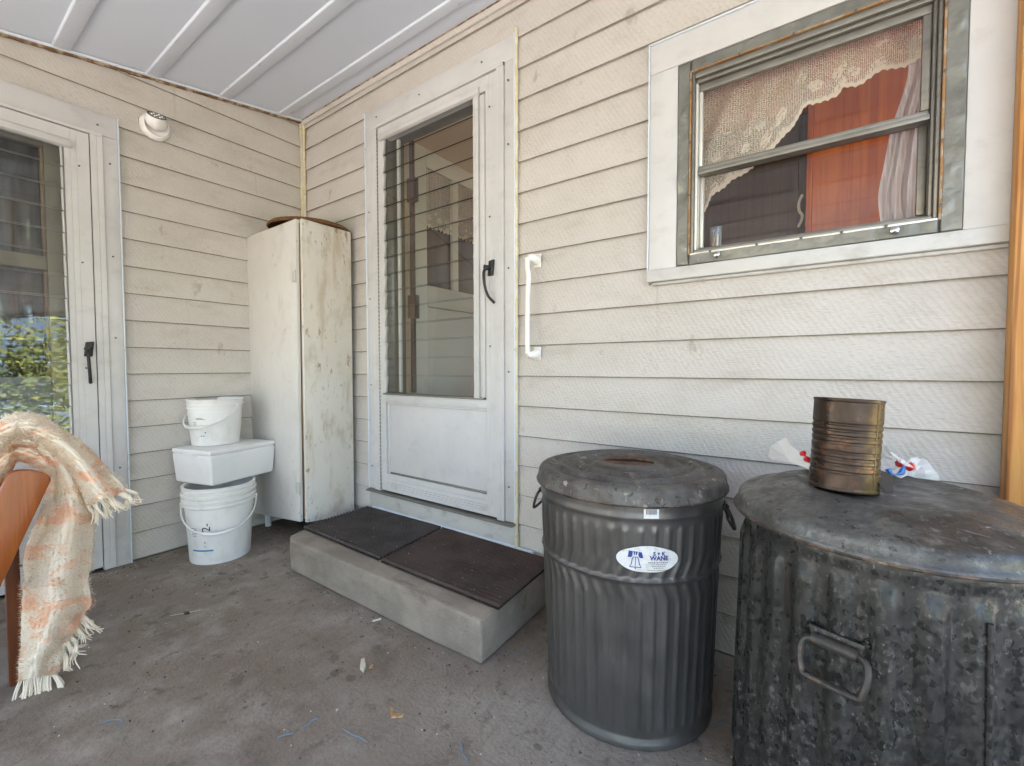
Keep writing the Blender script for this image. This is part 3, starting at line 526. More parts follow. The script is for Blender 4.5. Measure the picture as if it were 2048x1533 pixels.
hr = MB(); hr.box(-3, 4.6, .03, 4, 2.95, 3.05); hr.build('light_stop_roof', M['roof'])['kind'] = 'structure'  # unseen slabs added to stop daylight leaking into the rooms
hr = MB(); hr.box(-3, -.08, -2.25, .029, 2.95, 3.05); hr.build('light_stop_roof', M['roof'])['kind'] = 'structure'
# white inner door swung into the room
idr = thing('inner_door', 'white panelled inner door standing open behind the louvred glass', 'door', (.93, .2, .29))
def ib(nm, y0, y1, z0, z1, m=M['innerdoor'], x0=.89, x1=.93): return MB().box(x0, x1, y0, y1, z0, z1).build(nm, m, idr, bevel=.003)
ib('door_stile', .165, .285, .29, 2.34); ib('door_stile', .80, .92, .29, 2.34); ib('door_rail', .286, .799, 2.23, 2.34); ib('door_rail', .286, .799, 1.38, 1.51); ib('door_rail', .286, .799, .29, .50)
ib('muntin', .512, .57, 1.511, 2.229); ib('door_panel', .286, .799, .501, 1.379, M['innerdoor'], .90, .918)
for a, b in ((.286, .511), (.571, .799)): ib('door_pane', a, b, 1.511, 2.229, M['kitchend'], .905, .912)
for a, b in ((.288, .51), (.573, .797)):
    mb = MB(); rows = []
    for j in range(16):
        rows.append([Vector((.922+.006*math.sin(i*1.3), a+(b-a)*i/40, 2.225-(.34+.02*abs(math.sin(i*.5)))*j/15)) for i in range(41)])
    mb.grid(rows); o = mb.build('door_curtain', M['lace'], idr, smooth=True, fix=False)
    ul = o.data.uv_layers.new(name='UV')
    for p in o.data.polygons:
        for li in p.loop_indices: c = o.data.vertices[o.data.loops[li].vertex_index].co+wloc(o); ul.data[li].uv = (c.y, c.z-1.87)
# closed inner door behind the ground level storm door
jd = thing('inner_door', 'closed olive framed inner door with dark glazing behind the floor level storm door', 'door', (XA-.12, -1.5, 0))
def jb(nm, u0, u1, z0, z1, m, d0=-.13, d1=-.09): mb = MB(); lbox(mb, mapA, u0, u1, d0, d1, z0, z1); return mb.build(nm, m, jd, bevel=.004)
jb('door_stile', -1.215, -1.14, .02, 2.16, M['olive']); jb('door_stile', -1.88, -1.78, .02, 2.16, M['olive']); jb('door_rail', -1.779, -1.216, 2.03, 2.16, M['olive']); jb('door_rail', -1.779, -1.216, 1.46, 1.525, M['olive']); jb('door_rail', -1.779, -1.216, .86, .96, M['greypanel'])
for a_, b_2, c_, d_ in ((-1.227, -1.216, 1.526, 2.029), (-1.227, -1.216, .961, 1.459)): jb('pane_bead', a_, b_2, c_, d_, M['rawwood'], -.115, -.095)
jb('door_panel', -1.779, -1.216, .02, .859, M['greypanel'], -.125, -.10)
jb('door_pane', -1.779, -1.228, 1.526, 2.029, M['pane2'], -.112, -.108); jb('door_pane', -1.779, -1.228, .961, 1.459, M['pane2'], -.112, -.108)
mb = MB(); mb.grid([[Vector((XA-.15+.006*math.sin(i*.9), -1.80+.60*i/80, z)) for i in range(81)] for z in (.94, 1.5, 2.05)]); mb.build('door_drape', M['darkcurtain'], jd, smooth=True, fix=False)

# ================================================================== KITCHEN WINDOW
kw = thing('kitchen_window', 'grey metal framed window with lace curtain, taped into wide white trim', 'window', (2.85, 0, 1.32))
def wb(nm, m, u0, u1, d0, d1, z0, z1, bev=.003): mb = MB(); lbox(mb, mapB, u0, u1, d0, d1, z0, z1); return mb.build(nm, m, kw, bevel=bev)
wb('casing', M['white'], 2.408, 2.5065, -.018, .016, 1.358, 2.062); wb('casing', M['white'], 2.408, 3.42, -.018, .016, 2.063, 2.166); wb('casing', M['white'], 3.235, 3.42, -.018, .016, 1.358, 2.062)
wb('edge_channel', M['batten'], 2.402, 2.407, -.01, .020, 1.315, 2.172, .001); wb('edge_channel', M['batten'], 2.408, 3.42, -.01, .020, 2.167, 2.172, .001)
wb('window_sill', M['wood_white'], 2.404, 3.42, -.018, .026, 1.313, 1.357, .004)
wb('sill_strip', M['dirtywhite'], 2.42, 3.42, -.008, .012, 1.302, 1.312, .002)
def tape(u0, u1, z0, z1, nu, nz, sd):
    rows = []
    for j in range(nz+1):
        row = []
        for i in range(nu+1):
            u = u0+(u1-u0)*i/nu; z = z0+(z1-z0)*j/nz; e = min(i, nu-i, j, nz-j)
            d = .017+(.004*noise.noise(Vector((u*16+sd, z*13, sd)))+.007*max(0, noise.noise(Vector((u*34, z*22, sd+5))))**1.5 if e > 0 else -.004)
            row.append(Vector(mapB(u, d, z)))
        rows.append(row)
    MB().grid(rows).build('tape_strip', M['tape'], kw, smooth=True, fix=False, solid=.001)
tape(2.506, 2.549, 1.358, 2.060, 10, 110, 1); tape(3.19, 3.236, 1.358, 2.060, 12, 110, 2); tape(2.549, 3.19, 2.019, 2.060, 110, 10, 3); tape(2.549, 3.19, 1.358, 1.397, 110, 10, 4)
F_ = M['alu']
wb('rust_bead', M['rustline'], 2.547, 2.5525, .0, .021, 1.393, 2.023, .001); wb('rust_bead', M['rustline'], 3.187, 3.1925, .0, .021, 1.393, 2.023, .001); wb('rust_bead', M['rustline'], 2.553, 3.1865, .0, .021, 2.018, 2.023, .001); wb('rust_bead', M['alubright'], 2.553, 3.1865, .0, .018, 1.393, 1.399, .001)
wb('window_frame', F_, 2.553, 2.563, -.07, .014, 1.40, 2.017); wb('window_frame', F_, 3.177, 3.186, -.07, .014, 1.40, 2.017); wb('window_frame', F_, 2.5635, 3.1765, -.07, .014, 1.997, 2.017); wb('window_frame', F_, 2.5635, 3.1765, -.07, .010, 1.40, 1.410)
wb('frame_ridge', F_, 2.5635, 3.1765, -.07, .003, 1.984, 1.9965); wb('frame_ridge', M['alubright'], 2.5635, 2.572, -.07, .006, 1.411, 1.983); wb('frame_ridge', F_, 3.168, 3.1765, -.07, .002, 1.411, 1.983)
def sash(z0, z1, d, tn):
    wb('sash_rail', F_, 2.573, 3.167, d-.02, d, z1-.024, z1); wb('sash_rail', F_, 2.573, 3.167, d-.02, d, z0, z0+.014)
    wb('sash_stile', M['alubright'], 2.573, 2.584, d-.02, d, z0+.015, z1-.025); wb('sash_stile', F_, 3.148, 3.167, d-.02, d, z0+.015, z1-.025)
    wb('window_pane', M['pane'], 2.582, 3.15, d-.012, d-.008, z0+.012, z1-.022, 0)
sash(1.688, 1.983, -.008, 0); sash(1.411, 1.700, -.034, 1); wb('meeting_rail', F_, 2.5725, 3.1675, -.033, .001, 1.672, 1.6875)
def screwknob(px, py):
    c = at(px, py, 1, -.02); mb = MB(); mb.tube([c+Vector((0, y, 0)) for y in (.004, -.004, -.012, -.018, -.021)], [.006, .006, .0115, .010, .004], 14); mb.build('latch_knob', M['chrome'], kw, smooth=True)
screwknob(1435, 511); screwknob(1788, 463)
screws(mapB, kw, [(2.55, z) for z in (1.43, 1.6, 1.78, 1.95)]+[(3.19, z) for z in (1.43, 1.6, 1.78, 1.95)]+[(u, 1.396) for u in (2.62, 2.76, 2.88, 2.98, 3.08)]+[(u, 2.02) for u in (2.7, 2.85, 3.0, 3.1)], .0215)
iw = MB(); iw.box(2.50, 3.24, .06, .20, 1.375, 1.396); iw.build('inner_sill', M['innerdoor'], kw, bevel=.004)

# curtains
Zf = lambda x, y: (1260+x/2.5546, y/2.5546)
low = [(330, 1120), (385, 1080), (420, 1010), (480, 970), (520, 930), (590, 890), (640, 850), (690, 810), (790, 700), (830, 660), (870, 590), (900, 545), (960, 530), (1060, 490), (1090, 450), (1170, 440), (1230, 400), (1290, 365), (1400, 350), (1500, 300), (1580, 290)]
YC = .105
lp = spline([at(*Zf(*p), 1, YC) for p in low], 180)
ct = MB(); rows = []; NJ = 40; uvs = {}
for i, p in enumerate(lp):
    sc = .006*abs(math.sin(i*math.pi/4.5))
    for_top = 2.08
    col = []
    for j in range(NJ+1):
        z = (p.z+sc)+(for_top-p.z-sc)*j/NJ; f = j/NJ
        u = p.x+.0
        dist = z-p.z
        # drape: folds fan out from the tie-back
        y = YC+.012*math.sin((p.x-2.55)*60-(z-1.4)*26)*min(1, dist*8)+.02*noise.noise(Vector((p.x*6, z*4, 0)))
        col.append(Vector((u, y, z)))
    rows.append(col)
ct.grid(rows)
lc = thing('lace_curtain', 'cream lace curtain swept across the window top with scalloped edge', 'curtain', (2.6, YC, 2.08))
o = ct.build('lace_panel', M['lace'], lc, smooth=True, fix=False)
ul = o.data.uv_layers.new(name='UV')
for p in o.data.polygons:
    for li in p.loop_indices:
        vi = o.data.loops[li].vertex_index; i, j = divmod(vi, NJ+1); c = rows[i][j]; ul.data[li].uv = ((c.x-2.5)*1.0+(c.z-1.4)*.0, max(0, (c.z-rows[i][0].z)*(.8 if i < 100 else 1.1)))
rdl = MB(); rdl.tube([(2.45, YC+.01, 2.075), (3.3, YC+.01, 2.075)], .006, 8); rdl.build('curtain_rod', M['alubright'], lc, smooth=True)
lft = [(1420, 200), (1420, 380), (1360, 580), (1330, 680), (1295, 860), (1270, 1000), (1285, 1150)]
LP = spline([at(*Zf(*p), 1, .13) for p in lft], 50); ct = MB(); rows = []
for i, p in enumerate(LP):
    rows.append([Vector((p.x+(3.24-p.x)*j/30, .13+.016*math.sin(j*1.1+i*.03)+.015*noise.noise(Vector((j*.2, i*.1, 4))), p.z)) for j in range(31)])
ct.grid(rows)
rc = thing('lace_curtain', 'white gathered lace curtain hanging at the right of the window', 'curtain', (3.2, .13, 2.0))
o = ct.build('lace_panel', M['lace2'], rc, smooth=True, fix=False); ul = o.data.uv_layers.new(name='UV')
for p in o.data.polygons:
    for li in p.loop_indices: c = o.data.vertices[o.data.loops[li].vertex_index].co+wloc(o); ul.data[li].uv = ((c.x-3)*1.5, .02+(c.x-LP[min(49, max(0, o.data.loops[li].vertex_index//31))].x)*.8)
# cupboard inside
a = at(*Zf(905, 700), 1, .62)
kc = thing('kitchen_cupboard', 'red brown wooden cupboard glowing orange inside the window', 'cupboard', (a.x+.35, .64, .28))
MB().box(a.x, a.x+.022, .615, .66, .3, 2.5).build('cupboard_stile', M['kitchen'], kc, bevel=.003)
MB().box(a.x+.023, a.x+.95, .625, .66, .3, 2.5).build('cupboard_door', M['kitchen'], kc)
MB().box(a.x, a.x+.95, .661, 1.15, .3, 2.5).build('cupboard_body', M['kitchen'], kc)
dk = thing('kitchen_cupboard', 'dark brown cupboard with pale handle inside the window, left half', 'cupboard', (a.x-.5, .70, .28))
MB().box(a.x-1.0, a.x-.002, .70, 1.15, .3, 2.11).build('cupboard_body', M['kitchend'], dk)
uc = thing('kitchen_cupboard', 'orange wooden wall cupboard seen through the lace above the dark cupboard', 'cupboard', (a.x-.5, .66, 2.12))
MB().box(a.x-1.0, a.x-.003, .66, 1.15, 2.115, 2.55).build('cupboard_body', M['kitchen'], uc)
MB().box(a.x-.98, a.x-.02, .645, .659, 2.125, 2.54).build('cupboard_door', M['kitchen'], uc, bevel=.003)
MB().box(a.x-.9, a.x-.03, .68, .699, .35, 2.10).build('cupboard_door', M['kitchend'], dk, bevel=.003)
hp = [at(*Zf(x, y), 1, .66) for x, y in ((878, 1000), (862, 1040), (865, 1080), (880, 1100), (875, 1130), (862, 1155))]
MB().tube([hp[0]+Vector((0, .02, 0))]+spline(hp, 16)+[hp[-1]+Vector((0, .02, 0))], .006, 8).build('cupboard_handle', M['pale'], dk, smooth=True)
# tumbler with sticks
g = at(*Zf(438, 1262), 1, .085); gl = thing('glass_tumbler', 'clear tumbler of wooden sticks with red band on the inner sill', 'glass', (g.x, g.y, 1.397))
H_ = .105
MB().lathe([(.0, .002), (.018, .002), (.0195, .01), (.021, H_), (.0195, H_), (.017, .01), (0, .008)], 28).build('tumbler', M['clear'], gl, local=True, smooth=True)
MB().lathe([(.0215, 0), (.0235, .002), (.0215, .004)], 28).build('rubber_band', M['red'], gl, local=True, smooth=True).location = (0, 0, .03)
bpy.data.objects['rubber_band'].rotation_euler = (R(8), R(-14), 0)
for i in range(7):
    a_ = i*2.4; r_ = .010
    MB().tube([(r_*math.cos(a_), r_*math.sin(a_), .01), (1.3*r_*math.cos(a_+2.2), 1.3*r_*math.sin(a_+2.2), .05+.018*(i % 3))], .0028, 6).build('wooden_stick', M['pine'], gl, local=True, smooth=True)

# ================================================================== POST, GRAB BAR, MOTION LIGHT
ps = MB(); ps.box(3.316, 3.46, -.070, -.024, 0, cz(-.05)-.01); tag(ps.build('wood_post', M['pine'], bevel=.004), 'honey coloured pine post against the wall right of the window', 'post')
gbx = thing('grab_bar', 'white grab bar screwed to the siding beside the storm door', 'grab bar', (1.92, 0, 1.26))
bc = at(1055, 620, 1, -.052); 
MB().tube(spline([(bc.x, -.052, 1.472), (bc.x, -.052, 1.43), (bc.x+.006, -.052, 1.39), (bc.x+.002, -.052, 1.33), (bc.x, -.052, 1.2), (bc.x, -.052, 1.06)], 30), [.011+.003*math.exp(-((i-7)/3)**2)*0 for i in range(30)], 14).build('bar', M['plastic'], gbx, smooth=True)
for z0, z1, s in ((1.437, 1.495, 1), (1.033, 1.090, -1)):
    br = MB(); br.box(1.895, 1.932, -.006, .001, z0, z1); o = br.build('bracket', M['plastic'], gbx, bevel=.004)
    zt = z1-.006 if s > 0 else z0+.006
    ar = MB(); zc = z1-.022 if s > 0 else z0+.022
    P = [Vector((1.914, -.005, (z0+z1)/2)), Vector((1.910, -.03, zc)), Vector((bc.x, -.052, zc))]
    ar.tube(spline(P, 10), [.022-.001*i for i in range(10)], 10); ar.build('bracket_arm', M['plastic'], o, smooth=True)
screws(mapB, gbx, [(1.925, 1.475), (1.912, 1.486), (1.925, 1.058), (1.912, 1.043)], .006)
ml = thing('motion_light', 'small white swivel motion light with LED face on the left wall', 'wall light', (XA, -.815, 2.262))
lat = lambda prof, nm, m, par, mtx: MB().lathe(prof, 40).build(nm, m, par, local=True, smooth=True)
q = MB(); q.lathe([(.0, 0), (.066, 0), (.068, .01), (.062, .026), (.052, .034), (.046, .022), (.03, .012), (0, .010)], 44)
o = q.build('light_base', M['plastic'], ml, local=True, smooth=True); o.rotation_euler = (0, R(90), 0)
hd = MB(); pr = [(0, -.040)]+[(.046*math.sin(t), -.046*math.cos(t)) for t in [R(d) for d in range(25, 121, 8)]]+[(.038, .026), (.037, .024), (0, .024)]
hd.lathe(pr, 44); o = hd.build('light_head', M['plastic'], ml, local=True, smooth=True); o.location = (.050, -.006, .018)
axd = Vector((.66, -.10, .74)).normalized(); o.rotation_euler = axd.to_track_quat('Z', 'Y').to_euler(); hq = o
fc = MB(); fc.lathe([(0, .0265), (.035, .0265), (.0365, .025)], 40); f_ = fc.build('lens_face', M['ledface'], hq, local=True, smooth=True)
rg = MB(); rg.lathe([(.0362, .0255), (.0385, .0275), (.0405, .0255), (.038, .023)], 40); rg.build('lens_ring', M['dkmetal'], hq, local=True, smooth=True)
for i in range(7):
    r_ = 0 if i == 0 else .021; a_ = i*R(60); c = (r_*math.cos(a_), r_*math.sin(a_))
    MB().lathe([(.004, .0266), (.0035, .029), (.0015, .0305), (0, .031)], 10, c=(c[0], c[1], 0)).build('led', M['led'], hq, local=True, smooth=True)

# ================================================================== STEP AND MATS
st = MB(); st.prism([(.745, .0, 0), (.735, -.40, 0), (.765, -.515, 0), (.83, -.545, 0), (2.03, -.538, 0), (2.015, .0, 0)], (0, 0, .158)); so = st.build('concrete_step', M['stepc'], bevel=.014, seg=4)
bm = bmesh.new(); bm.from_mesh(so.data); bmesh.ops.triangulate(bm, faces=[f for f in bm.faces if len(f.verts) > 4]); bmesh.ops.subdivide_edges(bm, edges=[e for e in bm.edges if e.calc_length() > .1], cuts=6, use_grid_fill=True)
for v in bm.verts:
    if 0.002 < v.co.z: v.co += Vector((noise.noise(v.co*14), noise.noise(v.co*14+Vector((5, 0, 0))), .5*noise.noise(v.co*9+Vector((0, 7, 0)))))*.006-Vector((0, 0, 1))*.010*max(0, noise.noise(v.co*11+Vector((3, 3, 3)))-.25)*(1 if (v.co.y < -.5 or v.co.x < .8) and v.co.z > .1 else 0)
bm.to_mesh(so.data); bm.free()
tag(so, 'low grey concrete step under the louvred door', 'step')
def doormat(P, m, label):
    a, b, c, d = [Vector(p) for p in P]; t = thing('door_mat', label, 'door mat', ((a+b+c+d)/4)[:2]+(.160,), group='ribbed mats on the step')
    mb = MB(); q = [Vector((p.x, p.y, .161)) for p in (a, b, c, d)]; mb.prism(q, (0, 0, .007)); mb.build('mat_base', m, t, bevel=.002)
    n = 21; rb = MB()
    for i in range(n):
        f0, f1 = (i+.10)/n, (i+.72)/n
        rows = []
        for k in range(19):
            w_ = k/18; A = a.lerp(b, w_); D = d.lerp(c, w_); p, qv = A.lerp(D, f0), A.lerp(D, f1); zz = .1675+.0008*noise.noise(Vector((p.x*30, p.y*30, i)))
            rows.append([Vector((p.x, p.y, zz)), Vector((p.x*.7+qv.x*.3, p.y*.7+qv.y*.3, zz+.0095)), Vector((p.x*.3+qv.x*.7, p.y*.3+qv.y*.7, zz+.0095)), Vector((qv.x, qv.y, zz))])
        rb.grid(rows)
    tag(rb.build('mat_rib', M['matribA' if m is M['matA'] else 'matribB'], t, fix=False), kind='stuff')
    lt = MB(); rr = random.Random(int(a.x*1000))
    for i in range(26):
        u, v = rr.random(), rr.random()**1.4; p = a.lerp(b, u).lerp(d.lerp(c, u), 1-v*.9); s = rr.uniform(.0006, .0018); an = rr.random()*3
        lt.tube([(p.x, p.y, .177), (p.x+s*2*math.cos(an), p.y+s*2*math.sin(an), .178)], s*.6, 5)
    tag(lt.build('mat_crumb', M['pale'], t), kind='stuff')
doormat([(.735, -.030), (1.335, -.018), (1.385, -.452), (.745, -.437)], M['matA'], 'charcoal ribbed door mat beside the corner cabinet')
doormat([(1.350, -.022), (2.015, -.030), (2.045, -.462), (1.402, -.455)], M['matB'], 'brown ribbed door mat nearest the grey trash can')

# ================================================================== CORNER CABINET
cb = thing('corner_cabinet', 'tall narrow chipped cream cabinet standing in the corner', 'cabinet', (.32, -.18, 0))
X0, X1, Y0, Y1 = .075, .605, -.335, -.03
MB().box(X0, X0+.02, Y0, Y1, .10, 1.80).build('side_panel', M['cab'], cb, bevel=.003)
sp = MB(); sp.prism([(X1-.02, Y0, .135), (X1-.02, Y1, .10), (X1-.02, Y1+.002, 1.815), (X1-.02, Y0, 1.815)], (.02, 0, 0)); sp.build('side_panel', M['cab'], cb, bevel=.003)
MB().box(X0+.021, X1-.021, Y0+.02, Y1-.012, .14, .16).build('bottom_board', M['cab'], cb); MB().box(X0, X1-.0215, Y0, Y1, 1.795, 1.813).build('top_board', M['cab'], cb, bevel=.002); MB().box(X0+.021, X1-.021, Y1-.011, Y1-.003, .12, 1.79).build('back_panel', M['rawwood'], cb)
MB().box(X0+.021, X1-.022, Y0, Y0+.018, .161, 1.794).build('front_frame', M['rawwood'], cb)
dd = MB(); dd.prism([(.022, Y0-.024, .085), (X1-.030, Y0-.024, .140), (X1-.018, Y0-.024, 1.81), (.014, Y0-.036, 1.80)], (0, .020, 0)); cdr = dd.build('cabinet_door', M['cabdoor'], cb, bevel=.003)
for z in (.33, 1.5):
    h = MB(); h.tube([(X1-.024, Y0-.028, z-.035), (X1-.024, Y0-.028, z+.035)], .006, 8); h.box(X1-.06, X1-.026, Y0-.0275, Y0-.0245, z-.03, z+.03); h.build('hinge', M['dirtywhite'], cdr, smooth=True)
hs = MB(); hs.box(.004, .032, Y0-.042, Y0-.034, 1.085, 1.13); hs.tube(spline([(.012, Y0-.046, 1.10), (.002, Y0-.055, 1.08), (.006, Y0-.054, 1.05), (.014, Y0-.048, 1.045)], 12), .004, 7); hs.build('hasp', M['wire'], cdr, smooth=True)
for x, y in ((.09, -.30), (X1-.03, -.08), (.10, -.06)): MB().tube([(x, y, 0), (x, y, .12), (x, y, .15)], [.018, .021, .022], 8).build('leg', M['rawwood'] if x > .3 else M['cabdoor'], cb, smooth=True)
bk = MB(); pr = [(.222, .002), (.228, .008), (.215, .022), (.17, .038), (.10, .048), (0, .050)]
bk.lathe(pr, 40, rf=lambda t, z, r: .006*math.sin(3*t)); o = bk.build('basket_lid', M['basket'], local=True, smooth=True, solid=.006); o.location = (.40, -.165, 1.815)
tag(o, 'brown rattan lid lying on top of the corner cabinet', 'basket')

# ================================================================== BUCKETS AND FOAM BOX
def bucket(nm, label, loc, prof, rings, nseg=64):
    t = thing(nm, label, 'bucket', loc)
    MB().lathe(prof, nseg).build('bucket_body', M['plastic'], t, local=True, smooth=True, ang=50)
    for (r, z, w_, h_) in rings: MB().lathe([(r-.004, z-h_), (r+w_, z-h_*.4), (r+w_, z+h_*.5), (r-.004, z+h_)], nseg).build('rim_ring', M['plastic'], t, local=True, smooth=True, ang=25)
    return t
vdir = lambda c: (Vector((CAM.x, CAM.y, 0))-Vector((c[0], c[1], 0))).normalized()
def bail(t, R_, Rf, zp, drop, rot, rad=.0035, grip=True):
    v = vdir(t.location); v = Matrix.Rotation(rot, 3, 'Z') @ v; s = v.cross(Vector((0, 0, 1)))
    P = []
    for i in range(41):
        ph = math.pi*i/40; P.append(s*math.cos(ph)*R_*-1+v*math.sin(ph)*Rf+Vector((0, 0, zp-drop*math.sin(ph)**.8)))
    b = MB().tube(P, rad, 8).build('bail', M['plastic'], t, local=True, smooth=True)
    if grip: MB().tube(P[15:26], .0085, 10).build('grip', M['plastic'], b, local=True, smooth=True)
    for k in (0, 40): MB().tube([P[k]*.97+Vector((0, 0, zp*.03)), P[k]*1.03-Vector((0, 0, zp*.03))], .012, 10).build('bail_boss', M['plastic'], b, local=True, smooth=True)
def wrapmark(t, nm, m, r, ang0, geo, z0, rot=0, lift=.0012):
    vs, fs = geo; out = []
    for v in vs:
        x, y = v.x*math.cos(rot)-v.y*math.sin(rot), v.x*math.sin(rot)+v.y*math.cos(rot)
        rr = (r(z0+y) if callable(r) else r)+lift; th = ang0+x/rr; out.append((rr*math.cos(th), rr*math.sin(th), z0+y))
    return MB().add(out, fs).build(nm, m, t, local=True, fix=False)
def rect(w_, h_, n=8): return [Vector((-w_/2+w_*i/n, s*h_/2, 0)) for i in range(n+1) for s in (-1, 1)], [(2*i, 2*i+2, 2*i+3, 2*i+1) for i in range(n)]
B1 = (.318, -.655, 0)
r1 = lambda z: .137+.022*(z/.36)
b1 = bucket('bucket', 'large white bucket with ribbed rim on the floor under the foam box', B1, [(0, .012), (.12, .012), (.13, .002), (.136, 0), (.138, .004), (r1(.30), .30), (r1(.36)+.001, .382), (r1(.36)+.008, .390), (r1(.36)+.005, .393), (r1(.36)-.004, .388), (.148, .2), (.132, .02), (0, .016)],
            [(.158, .378, .008, .012), (.157, .352, .014, .013), (.156, .325, .013, .014), (.155, .298, .012, .015)])
bail(b1, .168, .185, .295, .125, R(-4))
va = lambda c: math.atan2(*(lambda v: (v.y, v.x))(vdir(c)))
A1 = va(B1)
wrapmark(b1, 'blue_stripe', M['blue'], r1, A1-.60, rect(.105, .008, 16), .075)
wrapmark(b1, 'handwritten_mark', M['black'], r1, A1-.30, text_geo('2-', .055), .196, R(90))
wrapmark(b1, 'print_block', M['ink'], r1, A1-.52, rect(.008, .018, 2), .170)
for k in range(6): wrapmark(b1, 'print_line', M['ink'], r1, A1-.86+.03*(k % 2), rect(.034-.006*(k % 3), .0022, 4), .190-.008*k)
wrapmark(b1, 'print_mark', M['ink'], r1, A1-.48, rect(.006, .004, 2), .098); wrapmark(b1, 'print_mark', M['ink'], r1, A1-.48, rect(.005, .008, 2), .118)
BX = thing('foam_box', 'white polystyrene box balanced on the large bucket', 'box', (.232, -.585, .394), R(14))
def taper(mb, w0, l0, w1, l1, z0, z1): mb.add([(sx*w_/2, sy*l_/2, z) for z, w_, l_ in ((z0, w0, l0), (z1, w1, l1)) for sy in (-1, 1) for sx in (-1, 1)], [(0, 2, 3, 1), (4, 5, 7, 6), (0, 1, 5, 4), (2, 6, 7, 3), (0, 4, 6, 2), (1, 3, 7, 5)]); return mb
taper(MB(), .285, .36, .302, .385, 0, .158).build('box_body', M['foam'], BX, local=True, bevel=.012, seg=3); taper(MB(), .300, .383, .299, .382, .1585, .182).build('box_lid', M['foam'], BX, local=True, bevel=.006, seg=3)
nb = MB(); nb.box(-.05, .05, -.198, -.186, .150, .168); nb.build('lid_tab', M['foam'], BX, local=True, bevel=.003)
B2 = (.155, -.605, .578)
r2 = lambda z: .112+.020*(z/.22)
b2 = bucket('bucket', 'smaller white bucket standing on the foam box', B2, [(0, .01), (.10, .01), (.108, .001), (.112, 0), (.114, .003), (r2(.2), .20), (r2(.24), .244), (r2(.24)+.004, .249), (r2(.24), .252), (r2(.24)-.005, .247), (.118, .1), (.108, .01), (0, .012)], [(.131, .222, .007, .004), (.130, .202, .006, .004)])
bail(b2, .140, .150, .208, .105, R(-42), .0045)
A2 = va(B2)
wrapmark(b2, 'blue_stripe', M['blue'], r2, A2-.62, rect(.085, .008, 14), .032); wrapmark(b2, 'print_line', M['navy'], r2, A2-.55, rect(.026, .005, 4), .055)
for k in range(2): wrapmark(b2, 'print_line', M['ink'], r2, A2-.62+.04*k, rect(.034+.014*k, .0028, 4), .152-.006*k)
for k in range(4): wrapmark(b2, 'print_line', M['ink'], r2, A2-.84, rect(.022-.003*k, .0026, 4), .128-.012*k)
wrapmark(b2, 'print_mark', M['ink'], r2, A2-.40, rect(.008, .006, 2), .074)

# ================================================================== TRASH CANS
def sm(a, b, x): t = max(0, min(1, (x-a)/(b-a))); return t*t*(3-2*t)
C1 = (2.456, -.338, 0); N1 = 46
def rf1(t, z, r):
    if z < .03 or z > .625: return 0
    tri = max(0, 1-abs(z-.455)/.05); env = sm(.045, .06, z)*(1-sm(.585, .60, z))
    bead = .008*math.exp(-((z-.455)/.0045)**2)
    s = math.cos(N1*(t+.08*tri)); rib = sm(.0, .42, s)
    return .0036*rib*env*(1-.75*math.exp(-((z-.455)/.008)**2))+bead+.002*noise.noise(Vector((math.cos(t)*2.2, math.sin(t)*2.2, z*4)))-.006*max(0, noise.noise(Vector((math.cos(t)*3.3+9, math.sin(t)*3.3, z*7)))-.32)
c1 = thing('trash_can', 'grey ribbed metal trash can with oval sticker and flat lid', 'trash can', C1)
zz = [0, .004, .02, .028]+[.03+.57*i/95 for i in range(1, 96)]+[.606, .612, .617, .622, .628, .636, .645, .652]
def rad1(z):
    if z < .004: return .240
    if z <= .021: return .2475
    b = .240+.025*z/.64
    if z > .6: b += .004*math.exp(-((z-.620)/.006)**2)
    return b
MB().lathe([(rad1(z), z) for z in zz]+[(.25, .652), (.225, .02), (0, .02)], N1*8, rf=lambda t, z, r: rf1(t, z, r) if r > .225 and z < .64 else 0).build('can_body', M['can1'], c1, local=True, smooth=True, ang=60)
L1 = [(0.277, 0.6510), (0.2815, 0.6540), (0.282, 0.6590), (0.279, 0.6640), (0.2765, 0.6760), (0.275, 0.6860), (0.271, 0.6930), (0.262, 0.6970), (0.252, 0.7000), (0.244, 0.7001), (0.239, 0.6964), (0.234, 0.6933), (0.222, 0.6933), (0.217, 0.6970), (0.212, 0.7026), (0.205, 0.7057), (0.196, 0.7057), (0.19, 0.7020), (0.185, 0.6958), (0.178, 0.6939), (0.168, 0.6939), (0.162, 0.6983), (0.157, 0.7045), (0.15, 0.7076), (0.141, 0.7076), (0.135, 0.7032), (0.13, 0.6970), (0.122, 0.6952), (0.112, 0.6958), (0.106, 0.7001), (0.1, 0.7051), (0.092, 0.7070), (0.06, 0.7076), (0.03, 0.7070), (0, 0.7070)]
ld1 = MB().lathe(L1, 96, rf=lambda t, z, r: (.003*noise.noise(Vector((math.cos(t)*2, math.sin(t)*2, 3.1))))*(r/.28)).build('lid', M['lid1'], c1, local=True, smooth=True, ang=60)
for v in ld1.data.vertices: v.co.z += .003*noise.noise(Vector((v.co.x*5, v.co.y*5, 1.7)))+.0008*noise.noise(Vector((v.co.x*30, v.co.y*30, .7)))
M['rust'] = mat('flaking_rust', (.075, .04, .026), .85, layers=[dict(s=40, lo=.45, hi=.6, c=(.20, .095, .045), a=.7), dict(s=60, lo=.55, hi=.66, c=(.04, .028, .022), a=.8)], bumps=[dict(s=90, lo=.3, hi=.7, st=.7, dist=.003)])
hw = MB(); rows = []
for i in range(22):
    f = i/21; x = -.075+.15*f; zt = .7065+.010*math.sin(math.pi*f)**.6
    rows.append([Vector((x, -.021, zt)), Vector((x, -.012, zt+.003)), Vector((x, .012, zt+.003)), Vector((x, .021, zt))])
